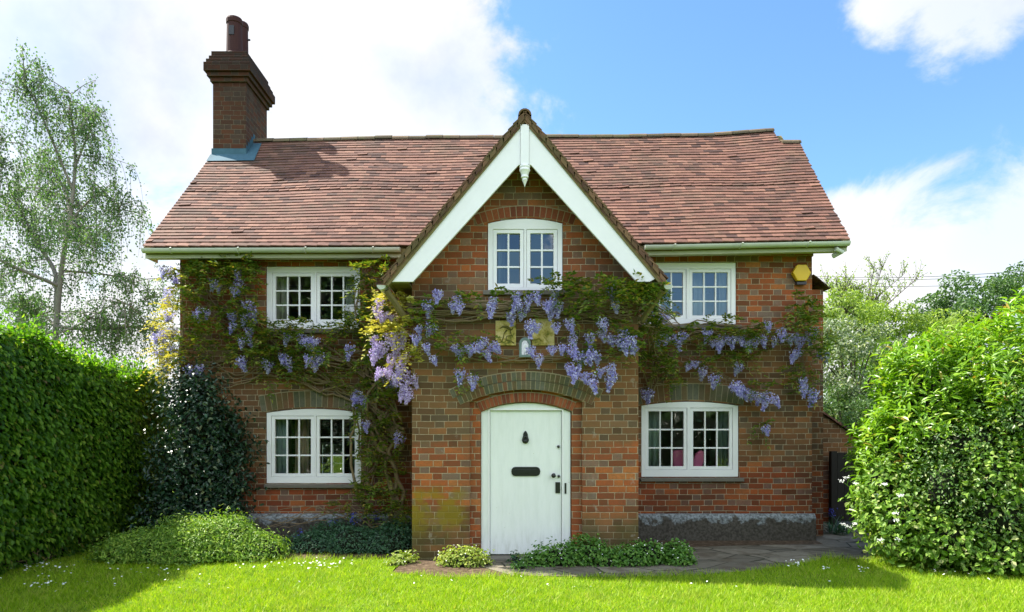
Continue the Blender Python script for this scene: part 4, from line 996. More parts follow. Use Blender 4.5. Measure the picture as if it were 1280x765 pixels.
b = MB(); b.box(X(1047, Dg), X(1047, Dg) + .75, CY + Dg + .022, CY + Dg + .06, .35, .45); obj('rail', b, M['gate'], gt); b = MB(); b.box(X(1047, Dg), X(1047, Dg) + .75, CY + Dg + .022, CY + Dg + .06, 1.05, 1.13); obj('rail', b, M['gate'], gt)
b = MB(); b.box(X(1045, Dg) - .10, X(1045, Dg), CY + Dg - .05, CY + Dg + .05, 0, Z(564, Dg)); obj('post', b, M['gate'], gt)

# ------------------------------------------------------------------ wisteria
wis = thing('wisteria', 'old climbing wisteria with hanging lilac blossom trained across the cottage front', 'climbing plant', (X(492, 9.9), 1.3, 0))
def wall_D(px, py, off=.06):
    if 515 <= px <= 798: return DP - off
    return DW - off
SB = MB()
def stem(pts, r0, r1, off=.06, wig=.02, D=None, n=6):
    """pts px,py[,D]; resampled with wiggle"""
    P_ = []
    for p in pts: P_.append(P3(p[0], p[1], p[2] if len(p) > 2 else wall_D(p[0], p[1], off)))
    out = []; rr = []; tot = len(P_) - 1; ph = [random.uniform(0, 6) for _ in range(6)]
    for i in range(tot):
        m = max(2, int((P_[i + 1] - P_[i]).length / .09))
        for k in range(m + (i == tot - 1)):
            u = k / m; p0 = P_[max(i - 1, 0)]; p1 = P_[i]; p2 = P_[i + 1]; p3 = P_[min(i + 2, tot)]
            q = 0.5 * ((2 * p1) + (p2 - p0) * u + (2 * p0 - 5 * p1 + 4 * p2 - p3) * u * u + (3 * p1 - p0 - 3 * p2 + p3) * u ** 3)
            s = (i + u); w_ = wig
            q = q + Vector((math.sin(s * 5.1 + ph[0]) + math.sin(s * 11 + ph[1]) * .5, .35 * math.sin(s * 7 + ph[2]), math.sin(s * 6.3 + ph[3]) + math.sin(s * 13 + ph[4]) * .5)) * w_
            out.append(q); rr.append(r0 + (r1 - r0) * (s / tot))
    SB.tube(out, rr, n)
ri = random.uniform
# trunk group left of the porch
for k in range(4): stem([(500 + ri(-8, 6), 690, 9.9), (497 + ri(-10, 8), 640, 9.9), (490 + ri(-12, 10), 590, 9.95), (478 + ri(-14, 22), 545, 10.0), (470 + ri(-20, 30), 500, 10.1), (480 + ri(-25, 25), 440, 10.0), (490 + ri(-20, 20), 395, 9.9)], ri(.025, .045), ri(.012, .02), wig=.025)
for k in range(9): stem([(505, 560 + ri(-30, 10), 9.9), (480, 530 + ri(-25, 25), 10.1), (440, 500 + ri(-20, 10)), (400, 478 + ri(-15, 15)), (350, 470 + ri(-25, 20)), (295, 465 + ri(-30, 20)), (240, 455 + ri(-50, 20))], ri(.016, .028), .006)
for k in range(9): stem([(500, 500 + ri(-30, 30), 9.9), (460, 460 + ri(-25, 20), 10.2), (410, 440 + ri(-15, 15)), (360, 428 + ri(-10, 10)), (310, 415 + ri(-20, 20)), (255, 395 + ri(-40, 30)), (232, 350 + ri(-20, 20))], ri(.012, .022), .005)
for k in range(9): stem([(455 + ri(-5, 12), 610), (462 + ri(-12, 15), 560), (452 + ri(-10, 15), 500), (462 + ri(-12, 12), 440), (455 + ri(-12, 15), 380), (460 + ri(-10, 10), 335)], ri(.008, .018), .006, off=.09)
stem([(447, 625, 10.15), (441, 590, 10.15), (438, 555, 10.15), (443, 530, 10.15), (441, 500, 10.15)], .022, .016, wig=.012)
for k in range(6): stem([(500, 640, 9.9), (480 + ri(-20, 10), 650 + ri(-15, 15), 10.0), (440, 640 + ri(-15, 15), 10.1), (390, 645 + ri(-20, 10), 10.1), (340 + ri(-20, 20), 655 + ri(-10, 10), 10.1)], .012, .004)
for k in range(5): stem([(300, 405 + ri(-8, 15)), (301 + ri(-8, 8), 385), (295 + ri(-10, 12), 360), (300 + ri(-10, 10), 335)], .010, .004)
for k in range(2): stem([(228, 500, 10.25), (226, 440, 10.25), (229, 380, 10.25), (227, 335, 10.25)], .02, .008)
# bands across the porch
for k in range(13): yk_ = ri(378, 396); stem([(494, 395 + ri(-20, 15), 9.2), (518, yk_ - ri(-4, 8)), (580, yk_ + ri(-6, 6)), (650, yk_ + ri(-6, 5)), (720, yk_ - ri(-6, 6)), (780, yk_ + ri(-8, 10)), (815, yk_ + ri(-5, 15), 9.2), (850, 400 + ri(-10, 15), 10.2)], ri(.007, .016), .006, wig=.014)
for k in range(5): stem([(500, 405 + ri(-10, 10), 9.1), (540, 425 + ri(-8, 8)), (600, 446 + ri(-6, 6)), (660, 448 + ri(-5, 5)), (720, 440 + ri(-10, 10)), (790, 432 + ri(-15, 15))], ri(.006, .012), .004, wig=.012)
for k in range(4): stem([(740, 385 + ri(-10, 10)), (770, 372 + ri(-8, 8)), (800, 362 + ri(-8, 8), 8.7), (830, 368 + ri(-8, 8), 9.2)], .010, .004)
# right wall
for k in range(9): yk_ = ri(405, 428); stem([(800, 395 + ri(-15, 25), 9.6), (835, yk_), (880, yk_ + ri(-8, 8)), (930, yk_ + ri(-6, 8)), (985, yk_ + ri(-8, 6)), (1018 + ri(-15, 8), yk_ + ri(-8, 8))], ri(.008, .018), .005)
for k in range(5): stem([(815, 430 + ri(-10, 20), 10.2), (850, 448 + ri(-10, 10)), (890, 465 + ri(-8, 8)), (930, 484 + ri(-8, 8)), (968, 497 + ri(-6, 6))], ri(.005, .010), .003)
for k in range(4): stem([(1000 + ri(-10, 8), 425), (1006 + ri(-8, 8), 455), (1002 + ri(-8, 8), 490)], .007, .003)
for k in range(5): stem([(806 + ri(-3, 12), 493, 10.27), (812 + ri(-6, 12), 465, 10.2), (812 + ri(-6, 12), 430, 9.8), (808 + ri(-5, 15), 390, 9.4), (800 + ri(-10, 20), 368, 8.9)], ri(.010, .018), .006)
stem([(925, 430), (948, 470), (962, 510), (956, 540)], .004, .002)
obj('stem', SB, M['bark'], wis, smooth=True)

def fronds(areas, leaf=.072, wd=.030):
    """pinnate leaves: each frond a drooping rachis with paired leaflets"""
    Pt = []; Nn = []; Aa = []
    for (cx, cy, rx, ry, n, D, dj) in areas:
        for _ in range(n):
            while True:
                u, v = rng.uniform(-1, 1, 2)
                if u * u + v * v < 1: break
            px, py = cx + u * rx, cy + v * ry
            DD = (D if D else wall_D(px, py, .10)) - abs(rng.normal()) * dj
            base = np.array(P3(px, py, DD)); dr = nrm(np.array([rng.normal(), -abs(rng.normal()) * .6 - .15, rng.normal() * .5 + .1])); L = rng.uniform(.13, .26)
            sidev = nrm(np.cross(dr, [0, 0, 1.0])); nn = nrm(np.cross(sidev, dr)); nn = nn if nn[2] > 0 else -nn
            for k in range(6):
                s = (k + .7) / 6; c = base + dr * L * s + np.array([0, 0, -1]) * L * .55 * s * s
                for sg in (-1, 1):
                    Pt.append(c); Nn.append(nn + rng.normal(size=3) * .25); Aa.append(sidev * sg + dr * .45 + np.array([0, 0, -.45]) + rng.normal(size=3) * .12)
            Pt.append(base + dr * L + np.array([0, 0, -1]) * L * .55); Nn.append(nn); Aa.append(dr + np.array([0, 0, -1.0]))
    return leaves(np.array(Pt), np.array(Nn), leaf, wd, A=np.array(Aa))
AR = [(240, 345, 22, 24, 60, None, .12), (275, 335, 40, 16, 60, None, .10), (300, 350, 30, 24, 50, None, .12), (245, 385, 24, 18, 40, None, .1), (250, 402, 30, 8, 22, None, .1),
      (300, 385, 26, 16, 45, None, .12), (318, 400, 16, 14, 26, None, .1), (240, 430, 22, 26, 36, None, .1), (300, 420, 24, 12, 28, None, .1),
      (470, 345, 26, 22, 85, 10.05, .15), (465, 385, 22, 26, 80, 10.05, .15), (440, 402, 24, 10, 35, None, .1), (390, 408, 60, 7, 44, None, .1), (345, 420, 26, 10, 28, None, .1), (350, 448, 36, 12, 36, None, .1),
      (400, 442, 40, 12, 30, None, .1), (470, 440, 26, 28, 80, 10.0, .15), (440, 470, 26, 20, 34, None, .1), (480, 480, 24, 24, 50, 9.9, .12), (380, 470, 50, 12, 16, None, .08),
      (455, 560, 10, 40, 26, 10.1, .08), (478, 560, 24, 18, 36, 10.0, .1), (490, 600, 18, 26, 30, 10.0, .1), (455, 610, 18, 20, 30, 10.05, .1), (425, 632, 26, 8, 14, 10.1, .06),
      (745, 362, 44, 15, 85, 8.62, .12), (790, 362, 30, 14, 60, 8.60, .12), (700, 355, 22, 10, 30, 8.66, .06), (640, 372, 34, 8, 16, None, .06), (560, 376, 40, 8, 18, None, .07), (530, 400, 16, 22, 24, None, .08),
      (580, 425, 34, 12, 24, None, .07), (600, 470, 30, 8, 8, None, .05), (740, 400, 40, 14, 26, None, .06), (780, 430, 22, 20, 26, None, .06), (730, 445, 40, 12, 18, None, .05), (820, 365, 12, 14, 34, 8.9, .1),
      (815, 395, 14, 26, 60, 9.4, .12), (825, 440, 20, 30, 60, 10.1, .14), (880, 418, 50, 12, 40, None, .1), (950, 415, 50, 12, 44, None, .1), (1005, 390, 18, 24, 54, None, .14), (1018, 425, 16, 26, 44, 10.15, .14),
      (1000, 470, 18, 22, 28, None, .1), (905, 452, 50, 12, 26, None, .08), (950, 485, 30, 10, 14, None, .08), (955, 533, 10, 6, 7, None, .05), (840, 470, 16, 20, 18, None, .08), (898, 400, 24, 6, 10, None, .06), (930, 438, 30, 8, 14, None, .08),
      (510, 640, 10, 20, 14, 9.8, .08)]
AR = [(a, b, c, d, int(n * (0.75 if a < 500 else (1.0 if a > 800 else 0.85))), D_, e) for (a, b, c, d, n, D_, e) in AR]
AR += [(395, 425, 80, 22, 60, None, .08), (330, 450, 60, 20, 40, None, .08), (470, 520, 30, 30, 50, 10.05, .1), (265, 425, 40, 30, 46, None, .08), (285, 345, 45, 20, 40, None, .08), (470, 630, 34, 18, 40, 10.0, .1)]
V, Fc = fronds(AR); npobj('foliage', V, Fc, M['l_wist'], wis)
AG = [(480, 372, 12, 8, 16, 9.0, .10), (500, 380, 16, 9, 26, 8.95, .12), (478, 408, 18, 10, 24, 8.95, .10), (500, 415, 16, 14, 26, 8.95, .12), (512, 400, 8, 16, 14, 8.8, .06), (516, 440, 8, 14, 14, 8.75, .06), (500, 455, 12, 12, 10, 9.0, .08),
      (214, 400, 12, 24, 26, 10.5, .2), (205, 440, 16, 22, 30, 10.5, .2), (222, 372, 8, 16, 14, 10.4, .15), (216, 470, 16, 14, 18, 10.4, .2), (217, 345, 8, 14, 12, 10.4, .15), (206, 410, 12, 30, 26, 10.6, .2), (212, 460, 18, 24, 26, 10.4, .2)]
V, Fc = fronds(AG, .052, .032); npobj('sunlit_young_foliage', V, Fc, M['l_wistgold'], wis)  # young leaves in the lit spots, coloured as sunlit

# blossom: a few shared racemes, copied
def raceme_mesh(n, L, r, seed):
    q = np.random.default_rng(seed); t = q.random(n) ** .8; ang = q.uniform(0, 2 * np.pi, n)
    rad = r * np.sin(np.clip(t * 1.0 + .18, 0, 1) ** .7 * np.pi * .93 + .1) ** .8 * q.uniform(.55, 1.05, n); rad = np.nan_to_num(rad, nan=.01)
    Pt = np.stack([rad * np.cos(ang), rad * np.sin(ang), -L * t], 1) + q.normal(size=(n, 3)) * .006
    out = np.stack([np.cos(ang), np.sin(ang), q.normal(size=n) * .4], 1) + q.normal(size=(n, 3)) * .5
    A = q.normal(size=(n, 3)); A[:, 2] += .3
    return leaves(Pt, out, .027, .024, A=A, fold=.35)
RM = []
for i, (n, L, r) in enumerate(((210, .21, .072), (260, .25, .080), (170, .17, .072), (230, .19, .090))):
    V, Fc = raceme_mesh(n, L, r, 20 + i); o = npobj('blossom', V, Fc, M['petal']); RM.append(o.data); bpy.data.objects.remove(o)
RP = []
for d in RM:
    c = d.copy(); c.materials.clear(); c.materials.append(M['petal_sunlit']); RP.append(c)  # same racemes in the sunlit petal colour
lit = [(475, 381), (470, 392), (480, 398), (490, 400), (466, 429), (473, 436), (470, 446), (482, 438), (496, 440), (490, 452), (504, 450), (484, 468), (492, 474), (478, 470), (506, 484), (512, 492), (505, 498), (514, 500), (508, 470), (500, 462), (514, 478), (500, 425), (488, 425)]
dark = [(267, 357), (272, 363), (296, 345), (299, 358), (294, 368), (252, 394), (246, 398), (258, 396), (309, 385), (313, 392), (288, 399), (309, 402), (292, 413), (311, 418), (303, 431), (309, 430), (360, 425), (377, 426), (382, 432), (387, 432), (395, 431), (335, 459), (355, 451), (358, 456), (387, 453), (394, 459), (402, 450), (231, 466), (251, 465), (244, 470), (299, 456), (439, 440), (448, 498), (443, 504), (452, 504), (534, 384), (548, 372), (570, 378), (567, 386), (574, 388),
        (617, 380), (615, 388), (645, 374), (650, 384), (655, 392), (668, 375), (660, 380), (695, 372), (692, 384), (683, 386), (698, 386), (690, 396), (638, 399), (663, 410), (670, 414), (674, 452), (690, 442), (695, 413), (710, 409), (662, 442), (522, 416), (520, 426), (542, 413), (532, 438), (540, 454), (567, 440), (574, 444), (586, 440), (596, 440), (606, 431), (606, 445), (613, 437), (618, 441), (575, 470), (591, 477),
        (703, 440), (712, 440), (715, 428), (724, 448), (732, 449), (742, 446), (745, 452), (737, 426), (751, 409), (751, 422), (758, 428), (770, 428), (780, 421), (778, 434), (793, 442), (788, 430), (712, 464), (720, 468), (729, 474), (737, 477), (751, 469), (761, 464), (766, 474), (768, 386), (763, 367), (780, 370), (800, 369), (810, 377), (817, 396), (824, 403), (832, 399), (831, 426), (821, 433), (457, 535), (502, 551),
        (826, 396), (834, 430), (846, 427), (856, 425), (890, 435), (885, 420), (903, 428), (898, 436), (914, 429), (926, 429), (934, 435), (942, 431), (954, 428), (959, 411), (976, 421), (982, 428), (970, 430), (994, 425), (1001, 430), (1011, 423), (1017, 418), (1000, 445), (994, 449), (1028, 448), (862, 464), (869, 460), (879, 469), (895, 477), (925, 463), (917, 487), (924, 491), (931, 495), (942, 497), (950, 500), (962, 501), (967, 505), (1003, 481), (1005, 490), (1017, 497), (956, 541), (810, 495), (488, 484), (482, 478)]
side_l = [(208, 420), (214, 398), (200, 445), (218, 440), (212, 370), (205, 380), (218, 350), (196, 425), (205, 458), (216, 418), (210, 344)]
spots = []
for (a, b) in dark:
    D = wall_D(a, b, .24); 
    if 798 < a < 826 and b < 420: D = 8.9 + (a - 798) * .03
    if 454 < a < 515: D = 9.9
    spots.append((a, b, D, RM, .85 if 515 <= a <= 798 else .95))
for (a, b) in lit: spots.append((a, b, 8.78, RP, .95))
for (a, b) in side_l: spots.append((a, b, 10.35, RP, .9))
order = sorted(range(len(spots)), key=lambda i: -spots[i][4] / spots[i][2] + rng.random() * .01)
extraV = []
for rank, i in enumerate(order):
    px, py, D, pool, sc = spots[i]; p = P3(px, py - 9, D); p.y += rng.uniform(-.05, .03)
    me = pool[rng.integers(4)]; s = sc * rng.uniform(.8, 1.15); rot = (rng.normal() * .22, rng.normal() * .22, rng.uniform(0, 6.28))
    if rank < 99:
        o = bpy.data.objects.new('blossom', me); COL.objects.link(o); o.parent = wis
        o.location = p - wis.location; o.scale = (s, s, s * rng.uniform(.72, 1.12)); o.rotation_euler = rot
    else:
        from mathutils import Euler
        mt = np.array(Euler(rot).to_matrix()) * s; Vv = np.empty(len(me.vertices) * 3, np.float32); me.vertices.foreach_get('co', Vv); Vv = Vv.reshape(-1, 3) @ mt.T + np.array(p)
        Fi = np.arange(len(me.polygons) * 3); me_l = np.empty(len(me.loops), np.int32); me.loops.foreach_get('vertex_index', me_l); extraV.append((Vv, me_l.reshape(-1, 3)))
V, Fc = merge(extraV); o = npobj('blossom', V, Fc, M['petal'], wis); o['kind'] = 'stuff'

# ------------------------------------------------------------------ hedges and shrubs
def bush(name, label, cat, blobs, n, L, Wd, mat, droop=.3, shape='diamond', depth=.2, amp=.1, jitter=.05, core=.76, nn=.7, up=None, group=None, extra=None, stems=True):
    c = np.mean([b[0] for b in blobs], 0); t = thing(name, label, cat, (float(c[0]), float(c[1]), 0), group)
    Pp, Nn = ell_pts(blobs, n, jitter, amp, depth=depth); Nn = Nn * nn + rng.normal(size=Nn.shape) * .42 + np.array([0, 0, .45])
    V, Fc = leaves(Pp, Nn, L, Wd, droop, shape, up=up); npobj('foliage', V, Fc, mat, t)
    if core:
        V, Fc = blob_core(blobs, core); npobj('shade_core', V, Fc, M['core'], t, smooth=True)  # added dark core, blocks light and darkens the gaps
    if extra: extra(t)
    return t
# left hedge: a clipped wall of hornbeam leaves
LH = [(-5.75, -7.5), (-5.7, -3.2), (-5.62, -1.8), (-5.60, -0.6), (-5.57, 0.4), (-5.55, 1.3), (-5.6, 2.4), (-5.9, 3.3)]
LHt = [2.90, 2.84, 2.76, 2.70, 2.60, 2.46, 2.40, 2.36]
hd = thing('clipped_hedge', 'tall clipped green hornbeam hedge along the left side of the lawn', 'hedge', (-5.8, -.8, 0))
pts = np.array(LH); seg = np.linalg.norm(np.diff(pts, axis=0), axis=1); cum = np.concatenate([[0], np.cumsum(seg)])
def hedge_pt(s):
    x = np.interp(s, cum, pts[:, 0]); y = np.interp(s, cum, pts[:, 1]); t = np.interp(s, cum, LHt) + .05 * np.sin(s * 2.1) + .035 * np.sin(s * 5.3 + 1) + .02 * np.sin(s * 11.7)
    e = .05; dx = np.interp(s + e, cum, pts[:, 0]) - np.interp(s - e, cum, pts[:, 0]); dy = np.interp(s + e, cum, pts[:, 1]) - np.interp(s - e, cum, pts[:, 1])
    n = nrm(np.stack([dy, -dx], 1)); return x, y, t, n
parts = []
n = 62000; s = rng.uniform(0, cum[-1], n); x, y, tp, nv = hedge_pt(s); zz = rng.random(n) * tp
bulge = .10 * lump(s * 1.6, zz * 1.8, s * 0, .4) + .12 * np.sin(np.clip(zz / tp, 0, 1) * np.pi) - .10 * (zz < .25) - rng.random(n) ** 2 * .22
rnd = np.clip((zz - tp + .3) / .3, 0, 1) ** 2 * .16; bulge -= rnd
Pp = np.stack([x + nv[:, 0] * bulge, y + nv[:, 1] * bulge, zz], 1) + rng.normal(size=(n, 3)) * .02
Nn = np.concatenate([nv, np.zeros((n, 1))], 1) * 1.0 + np.array([0, 0, .65]) + rng.normal(size=(n, 3)) * .33
parts.append(leaves(Pp, Nn, .072, .050, .9, 'diamond', .12, up=np.array([0, 0, -1.2])))
n = 26000; s = rng.uniform(0, cum[-1], n); x, y, tp, nv = hedge_pt(s); d = rng.random(n) * 1.1; 
hh = tp + .07 * lump(x * 3, y * 3, d * 2, .8) - rng.random(n) ** 2 * .15
Pp = np.stack([x - nv[:, 0] * d, y - nv[:, 1] * d, hh], 1) + rng.normal(size=(n, 3)) * .03
Nn = np.array([0, 0, 1.]) + rng.normal(size=(n, 3)) * .5
parts.append(leaves(Pp, Nn, .07, .048, -.2, 'diamond', .12, up=np.array([0, 0, .4])))
n = 900; s = rng.uniform(cum[1] * .3, cum[-1], n); x, y, tp, nv = hedge_pt(s); d = rng.random(n) * .7; bx = x - nv[:, 0] * d; by = y - nv[:, 1] * d
tall = rng.uniform(.4, 1.7, n)
for k in range(7):
    hh = tp + .03 * k * tall - .04; jx = rng.normal(size=n) * .02 * k * .4; Pp = np.stack([bx + jx, by, hh], 1)
    parts.append(leaves(Pp, rng.normal(size=(n, 3)) + np.array([0, 0, .4]), .06, .034, -.6, 'diamond', .12, up=np.array([0, 0, 1.5])))
V, Fc = merge(parts); npobj('foliage', V, Fc, M['l_hedge'], hd)
n = 1500; s = rng.uniform(0, cum[-1], n); x, y, tp, nv = hedge_pt(s); zz = rng.random(n) * tp; Pp = np.stack([x - nv[:, 0] * .06, y - nv[:, 1] * .06, zz], 1); V, Fc = leaves(Pp, np.concatenate([nv, np.zeros((n, 1))], 1) + rng.normal(size=(n, 3)) * .2, .22, .008, -.2); npobj('twigs', V, Fc, M['bark'], hd)
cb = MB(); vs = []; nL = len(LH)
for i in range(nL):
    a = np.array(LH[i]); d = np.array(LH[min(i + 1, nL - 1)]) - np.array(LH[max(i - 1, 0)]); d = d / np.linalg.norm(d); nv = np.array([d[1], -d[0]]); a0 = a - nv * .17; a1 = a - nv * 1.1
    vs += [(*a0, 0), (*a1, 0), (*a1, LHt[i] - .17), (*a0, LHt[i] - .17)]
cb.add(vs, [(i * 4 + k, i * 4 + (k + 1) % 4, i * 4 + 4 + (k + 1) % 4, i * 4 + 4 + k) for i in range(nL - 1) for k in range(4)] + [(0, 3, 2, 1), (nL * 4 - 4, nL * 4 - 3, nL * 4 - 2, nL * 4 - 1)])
obj('shade_core', cb, M['core'], hd)  # added dark body inside the hedge to block light

# right laurel hedge
def B(px, py, D, r): return (tuple(P3(px, py, D)), r)
LB = [B(1205, 560, 8.9, (1.22, .9, 1.34)), B(1320, 530, 8.7, (1.5, 1.1, 1.42)), B(1125, 600, 9.0, (.52, .5, .95)), B(1270, 640, 8.6, (1.2, .75, .95)), B(1160, 520, 9.1, (.55, .6, .82)), B(1450, 520, 8.2, (1.3, 1.2, 1.6)), B(1100, 640, 8.9, (.30, .35, .5))]
def shoots(t):
    n = 3000; Pp, Nn = ell_pts(LB, n, .03, .24, depth=.12); k = (Nn[:, 2] > -.1); Pp, Nn = Pp[k], Nn[k]; P2 = []; N2 = []; A2 = []
    for p, q in zip(Pp, Nn):
        ax_ = nrm(q * .6 + np.array([0, 0, 1.0]) + rng.normal(size=3) * .25)
        for j in range(7):
            a = rng.uniform(0, 6.28); sd = nrm(np.cross(ax_, [math.cos(a), math.sin(a), .1])); c = p + ax_ * .025 * j
            P2.append(c); A2.append(ax_ * .9 + sd * .75); N2.append(np.cross(np.cross(ax_, sd), ax_ + sd * .1) * 0 + ax_ - sd * .6 + rng.normal(size=3) * .1)
    Pl, Nl = ell_pts(LB, 260, .02, .1, depth=.02); tw_ = MB()
    for p, q in zip(Pl[Nl[:, 2] > .0], Nl[Nl[:, 2] > .0]):
        ax_ = nrm(q * .5 + np.array([0, 0, 1.0]) + rng.normal(size=3) * .3); L_ = rng.uniform(.15, .34); tw_.tube([p, p + ax_ * L_], [.005, .002], 4, False)
        for j in range(9):
            a = rng.uniform(0, 6.28); sd = nrm(np.cross(ax_, [math.cos(a), math.sin(a), .1])); P2.append(p + ax_ * L_ * (j + 1) / 9); A2.append(ax_ * .8 + sd * .8); N2.append(ax_ - sd * .6 + rng.normal(size=3) * .1)
    obj('shoot_stems', tw_, M['l_laurel'], t)
    V, Fc = leaves(np.array(P2), np.array(N2), .135, .036, A=np.array(A2), shape='oval'); npobj('young_shoots', V, Fc, M['l_laurel'], t)
bush('laurel_hedge', 'big loose laurel hedge with bright yellow green leaves at the right', 'hedge', LB, 15000, .12, .040, M['l_laurel'], .1, 'oval', .34, .24, .06, .66, up=np.array([0, 0, .5]), extra=shoots)
VB = [B(1215, 560, 8.25, (.52, .42, .62)), B(1250, 640, 8.0, (.62, .38, .55)), B(1180, 610, 8.2, (.40, .35, .50)), B(1290, 520, 7.9, (.45, .35, .5))]
bush('glossy_shrub', 'dark glossy small leaved shrub growing through the front of the laurel hedge', 'shrub', VB, 10000, .045, .026, M['l_varieg'], .3, 'diamond', .6, .35, .11, .45)
BB = [B(1125, 655, 8.35, (.42, .35, .42)), B(1190, 680, 8.15, (.5, .35, .36)), B(1260, 695, 7.95, (.5, .32, .30)), B(1100, 610, 8.6, (.26, .25, .45)), B(1330, 700, 7.8, (.5, .4, .5)), B(1240, 600, 7.95, (.3, .25, .4))]
bush('bramble_patch', 'pale green nettles and brambles at the foot of the right hedge', 'weeds', BB, 6500, .072, .050, M['l_bramble'], .3, 'oval', .6, .4, .09, .5)
# cow parsley sprays leaning out over the path
cp = thing('cow_parsley', 'white flowered cow parsley leaning out of the hedge over the path', 'wild flower', (X(1110, 8.6), CY + 8.6, 0))
b = MB(); fV = []
for (hx, hy, bx, by) in ((1058, 597, 1110, 640), (1052, 601, 1110, 640), (1070, 604, 1112, 640), (1053, 655, 1105, 690), (1060, 658, 1105, 690), (1069, 655, 1105, 690), (1105, 605, 1120, 640), (1125, 620, 1130, 660), (1095, 640, 1108, 680), (1120, 650, 1120, 690), *[(a_, b_, a_ + 8, b_ + 30) for a_, b_ in zip(rng.uniform(1078, 1130, 4), rng.uniform(600, 680, 4))]):
    D = (8.35 if hx < 1100 else 7.95) + ri(-.1, .1); p = P3(hx, hy, D); q_ = P3(bx, by, 8.5); b.tube([q_, (p + q_) / 2 + Vector((0, 0, -.03)), p], [.005, .004, .003], 5)
    n = 26; a = rng.uniform(0, 6.28, n); r_ = np.sqrt(rng.random(n)) * .034
    fV.append(np.stack([p.x + r_ * np.cos(a), p.y + r_ * np.sin(a), p.z + rng.normal(size=n) * .008], 1))
obj('stalk', b, M['l_bramble'], cp)
for A_ in fV: V, Fc = leaves(A_, np.array([0, -.5, 1.]) + rng.normal(size=A_.shape) * .3, .014, .014); npobj('flower_head', V, Fc, M['whitep'], cp)

# holly and dark shrubs at the left corner of the cottage
HB = [B(244, 535, 9.9, (.36, .34, .50)), B(236, 600, 9.9, (.42, .38, .55)), B(275, 605, 10.05, (.38, .30, .50)), B(234, 492, 10.05, (.24, .3, .30)), B(282, 532, 10.15, (.30, .16, .18)), B(225, 655, 9.7, (.42, .4, .36)), B(304, 560, 10.22, (.14, .10, .16)), B(255, 490, 10.15, (.14, .14, .14)), B(262, 650, 9.9, (.5, .3, .45))]
bush('holly_bush', 'dark glossy holly bush at the left corner of the cottage', 'shrub', HB, 12500, .070, .040, M['l_holly'], .3, 'oval', .5, .5, .14, .5)
MBb = [B(250, 697, 8.85, (.62, .42, .42)), B(325, 697, 8.9, (.40, .36, .33)), B(200, 697, 8.8, (.60, .42, .34)), B(160, 700, 8.75, (.40, .36, .27)), B(288, 680, 9.0, (.42, .36, .34)), B(225, 672, 9.1, (.30, .25, .25))]
bush('rounded_shrub', 'low rounded light green shrub on the lawn edge below the holly', 'shrub', MBb, 30000, .050, .017, M['l_mound'], -.2, 'diamond', .30, .34, .055, .70, up=np.array([0, 0, .9]))
GB = [B(395, 688, 9.5, (.42, .35, .24)), B(440, 686, 9.5, (.45, .38, .28)), B(485, 686, 9.5, (.42, .38, .28)), B(370, 690, 9.55, (.3, .3, .2)), B(420, 680, 9.75, (.5, .3, .30)), B(495, 680, 9.7, (.25, .3, .32))]
bush('periwinkle_cover', 'dark green periwinkle carpet in the bed below the lower left window', 'ground cover', GB, 12000, .038, .020, M['l_vinca'], .0, 'diamond', .25, .2, .03, .78)
# small plants by the door
def clump(label, blobs, n, mat, flowers=0, L=.045, W_=.03, name='bedding_plant', grp='low plants along the front of the porch'):
    def fl_(t):
        if flowers:
            Pp, Nn = ell_pts(blobs, flowers, .015, .1, depth=.0); k = Nn[:, 2] > .1; Pp = Pp[k] + np.array([0, 0, .03]); V, Fc = leaves(Pp, np.array([0, -.6, 1.]) + rng.normal(size=Pp.shape) * .4, .020, .02); npobj('flower', V, Fc, M['whitep'], t)
    return bush(name, label, 'plant', blobs, n, L, W_, mat, .1, 'oval', .3, .2, .03, .62, extra=fl_, group=grp)
clump('lime green low plant at the foot of the left porch pier, left of the doorway', [B(581, 703, 8.45, (.33, .20, .18)), B(565, 708, 8.5, (.15, .14, .10)), B(600, 708, 8.45, (.12, .12, .10))], 1100, M['l_lime'], 30)
clump('small yellow green plant at the outer left corner of the porch', [B(505, 704, 8.6, (.15, .14, .12)), B(492, 710, 8.45, (.12, .1, .07))], 420, M['l_lime'], 12)
clump('sprawling dark green plant with white flowers just right of the doorway', [B(700, 702, 8.5, (.42, .2, .20)), B(735, 696, 8.55, (.30, .2, .23)), B(670, 708, 8.45, (.24, .16, .12)), B(760, 703, 8.5, (.22, .2, .16))], 2600, M['l_bed'], 60)
clump('bushy green plant with white flowers in front of the right porch pier', [B(790, 700, 8.5, (.32, .2, .18)), B(808, 695, 8.55, (.24, .2, .18))], 1500, M['l_bed'], 50)
clump('rounded green plant with white flowers past the right corner of the porch', [B(842, 696, 8.65, (.22, .2, .18)), B(848, 702, 8.5, (.17, .14, .12))], 1200, M['l_bed'], 30)
clump('tiny dark sprig growing on the door step', [B(645, 706, 8.6, (.07, .06, .12))], 120, M['l_vinca'], 0)
clump('low pale weed at the lawn edge beside the door step', [B(650, 714, 8.25, (.12, .08, .07))], 240, M['l_bed'], 8)
# strap-leaved clump by the gate
ir = []
for c_, n_ in ((P3(1045, 668, 11.0), 60), ):
    a = rng.uniform(0, 6.28, n_); A = np.stack([np.cos(a), np.sin(a), rng.uniform(.3, 1.4, n_)], 1)
    Pp = np.array([c_.x, c_.y, 0.0]) + np.stack([rng.normal(size=n_) * .12, rng.normal(size=n_) * .06, np.zeros(n_)], 1)
    V, Fc = leaves(Pp, np.array([0, 0, 1.]) + rng.normal(size=(n_, 3)) * .2 - A * .5, .34, .022, A=A, shape='oval'); ir.append((V, Fc))
V, Fc = merge(ir); tag(npobj('strap_leaved_plant', V, Fc, M['l_vinca'], loc=(X(1045, 11.0), CY + 11.0, 0)), 'low clump of arching strap leaves beside the black gate', 'plant')
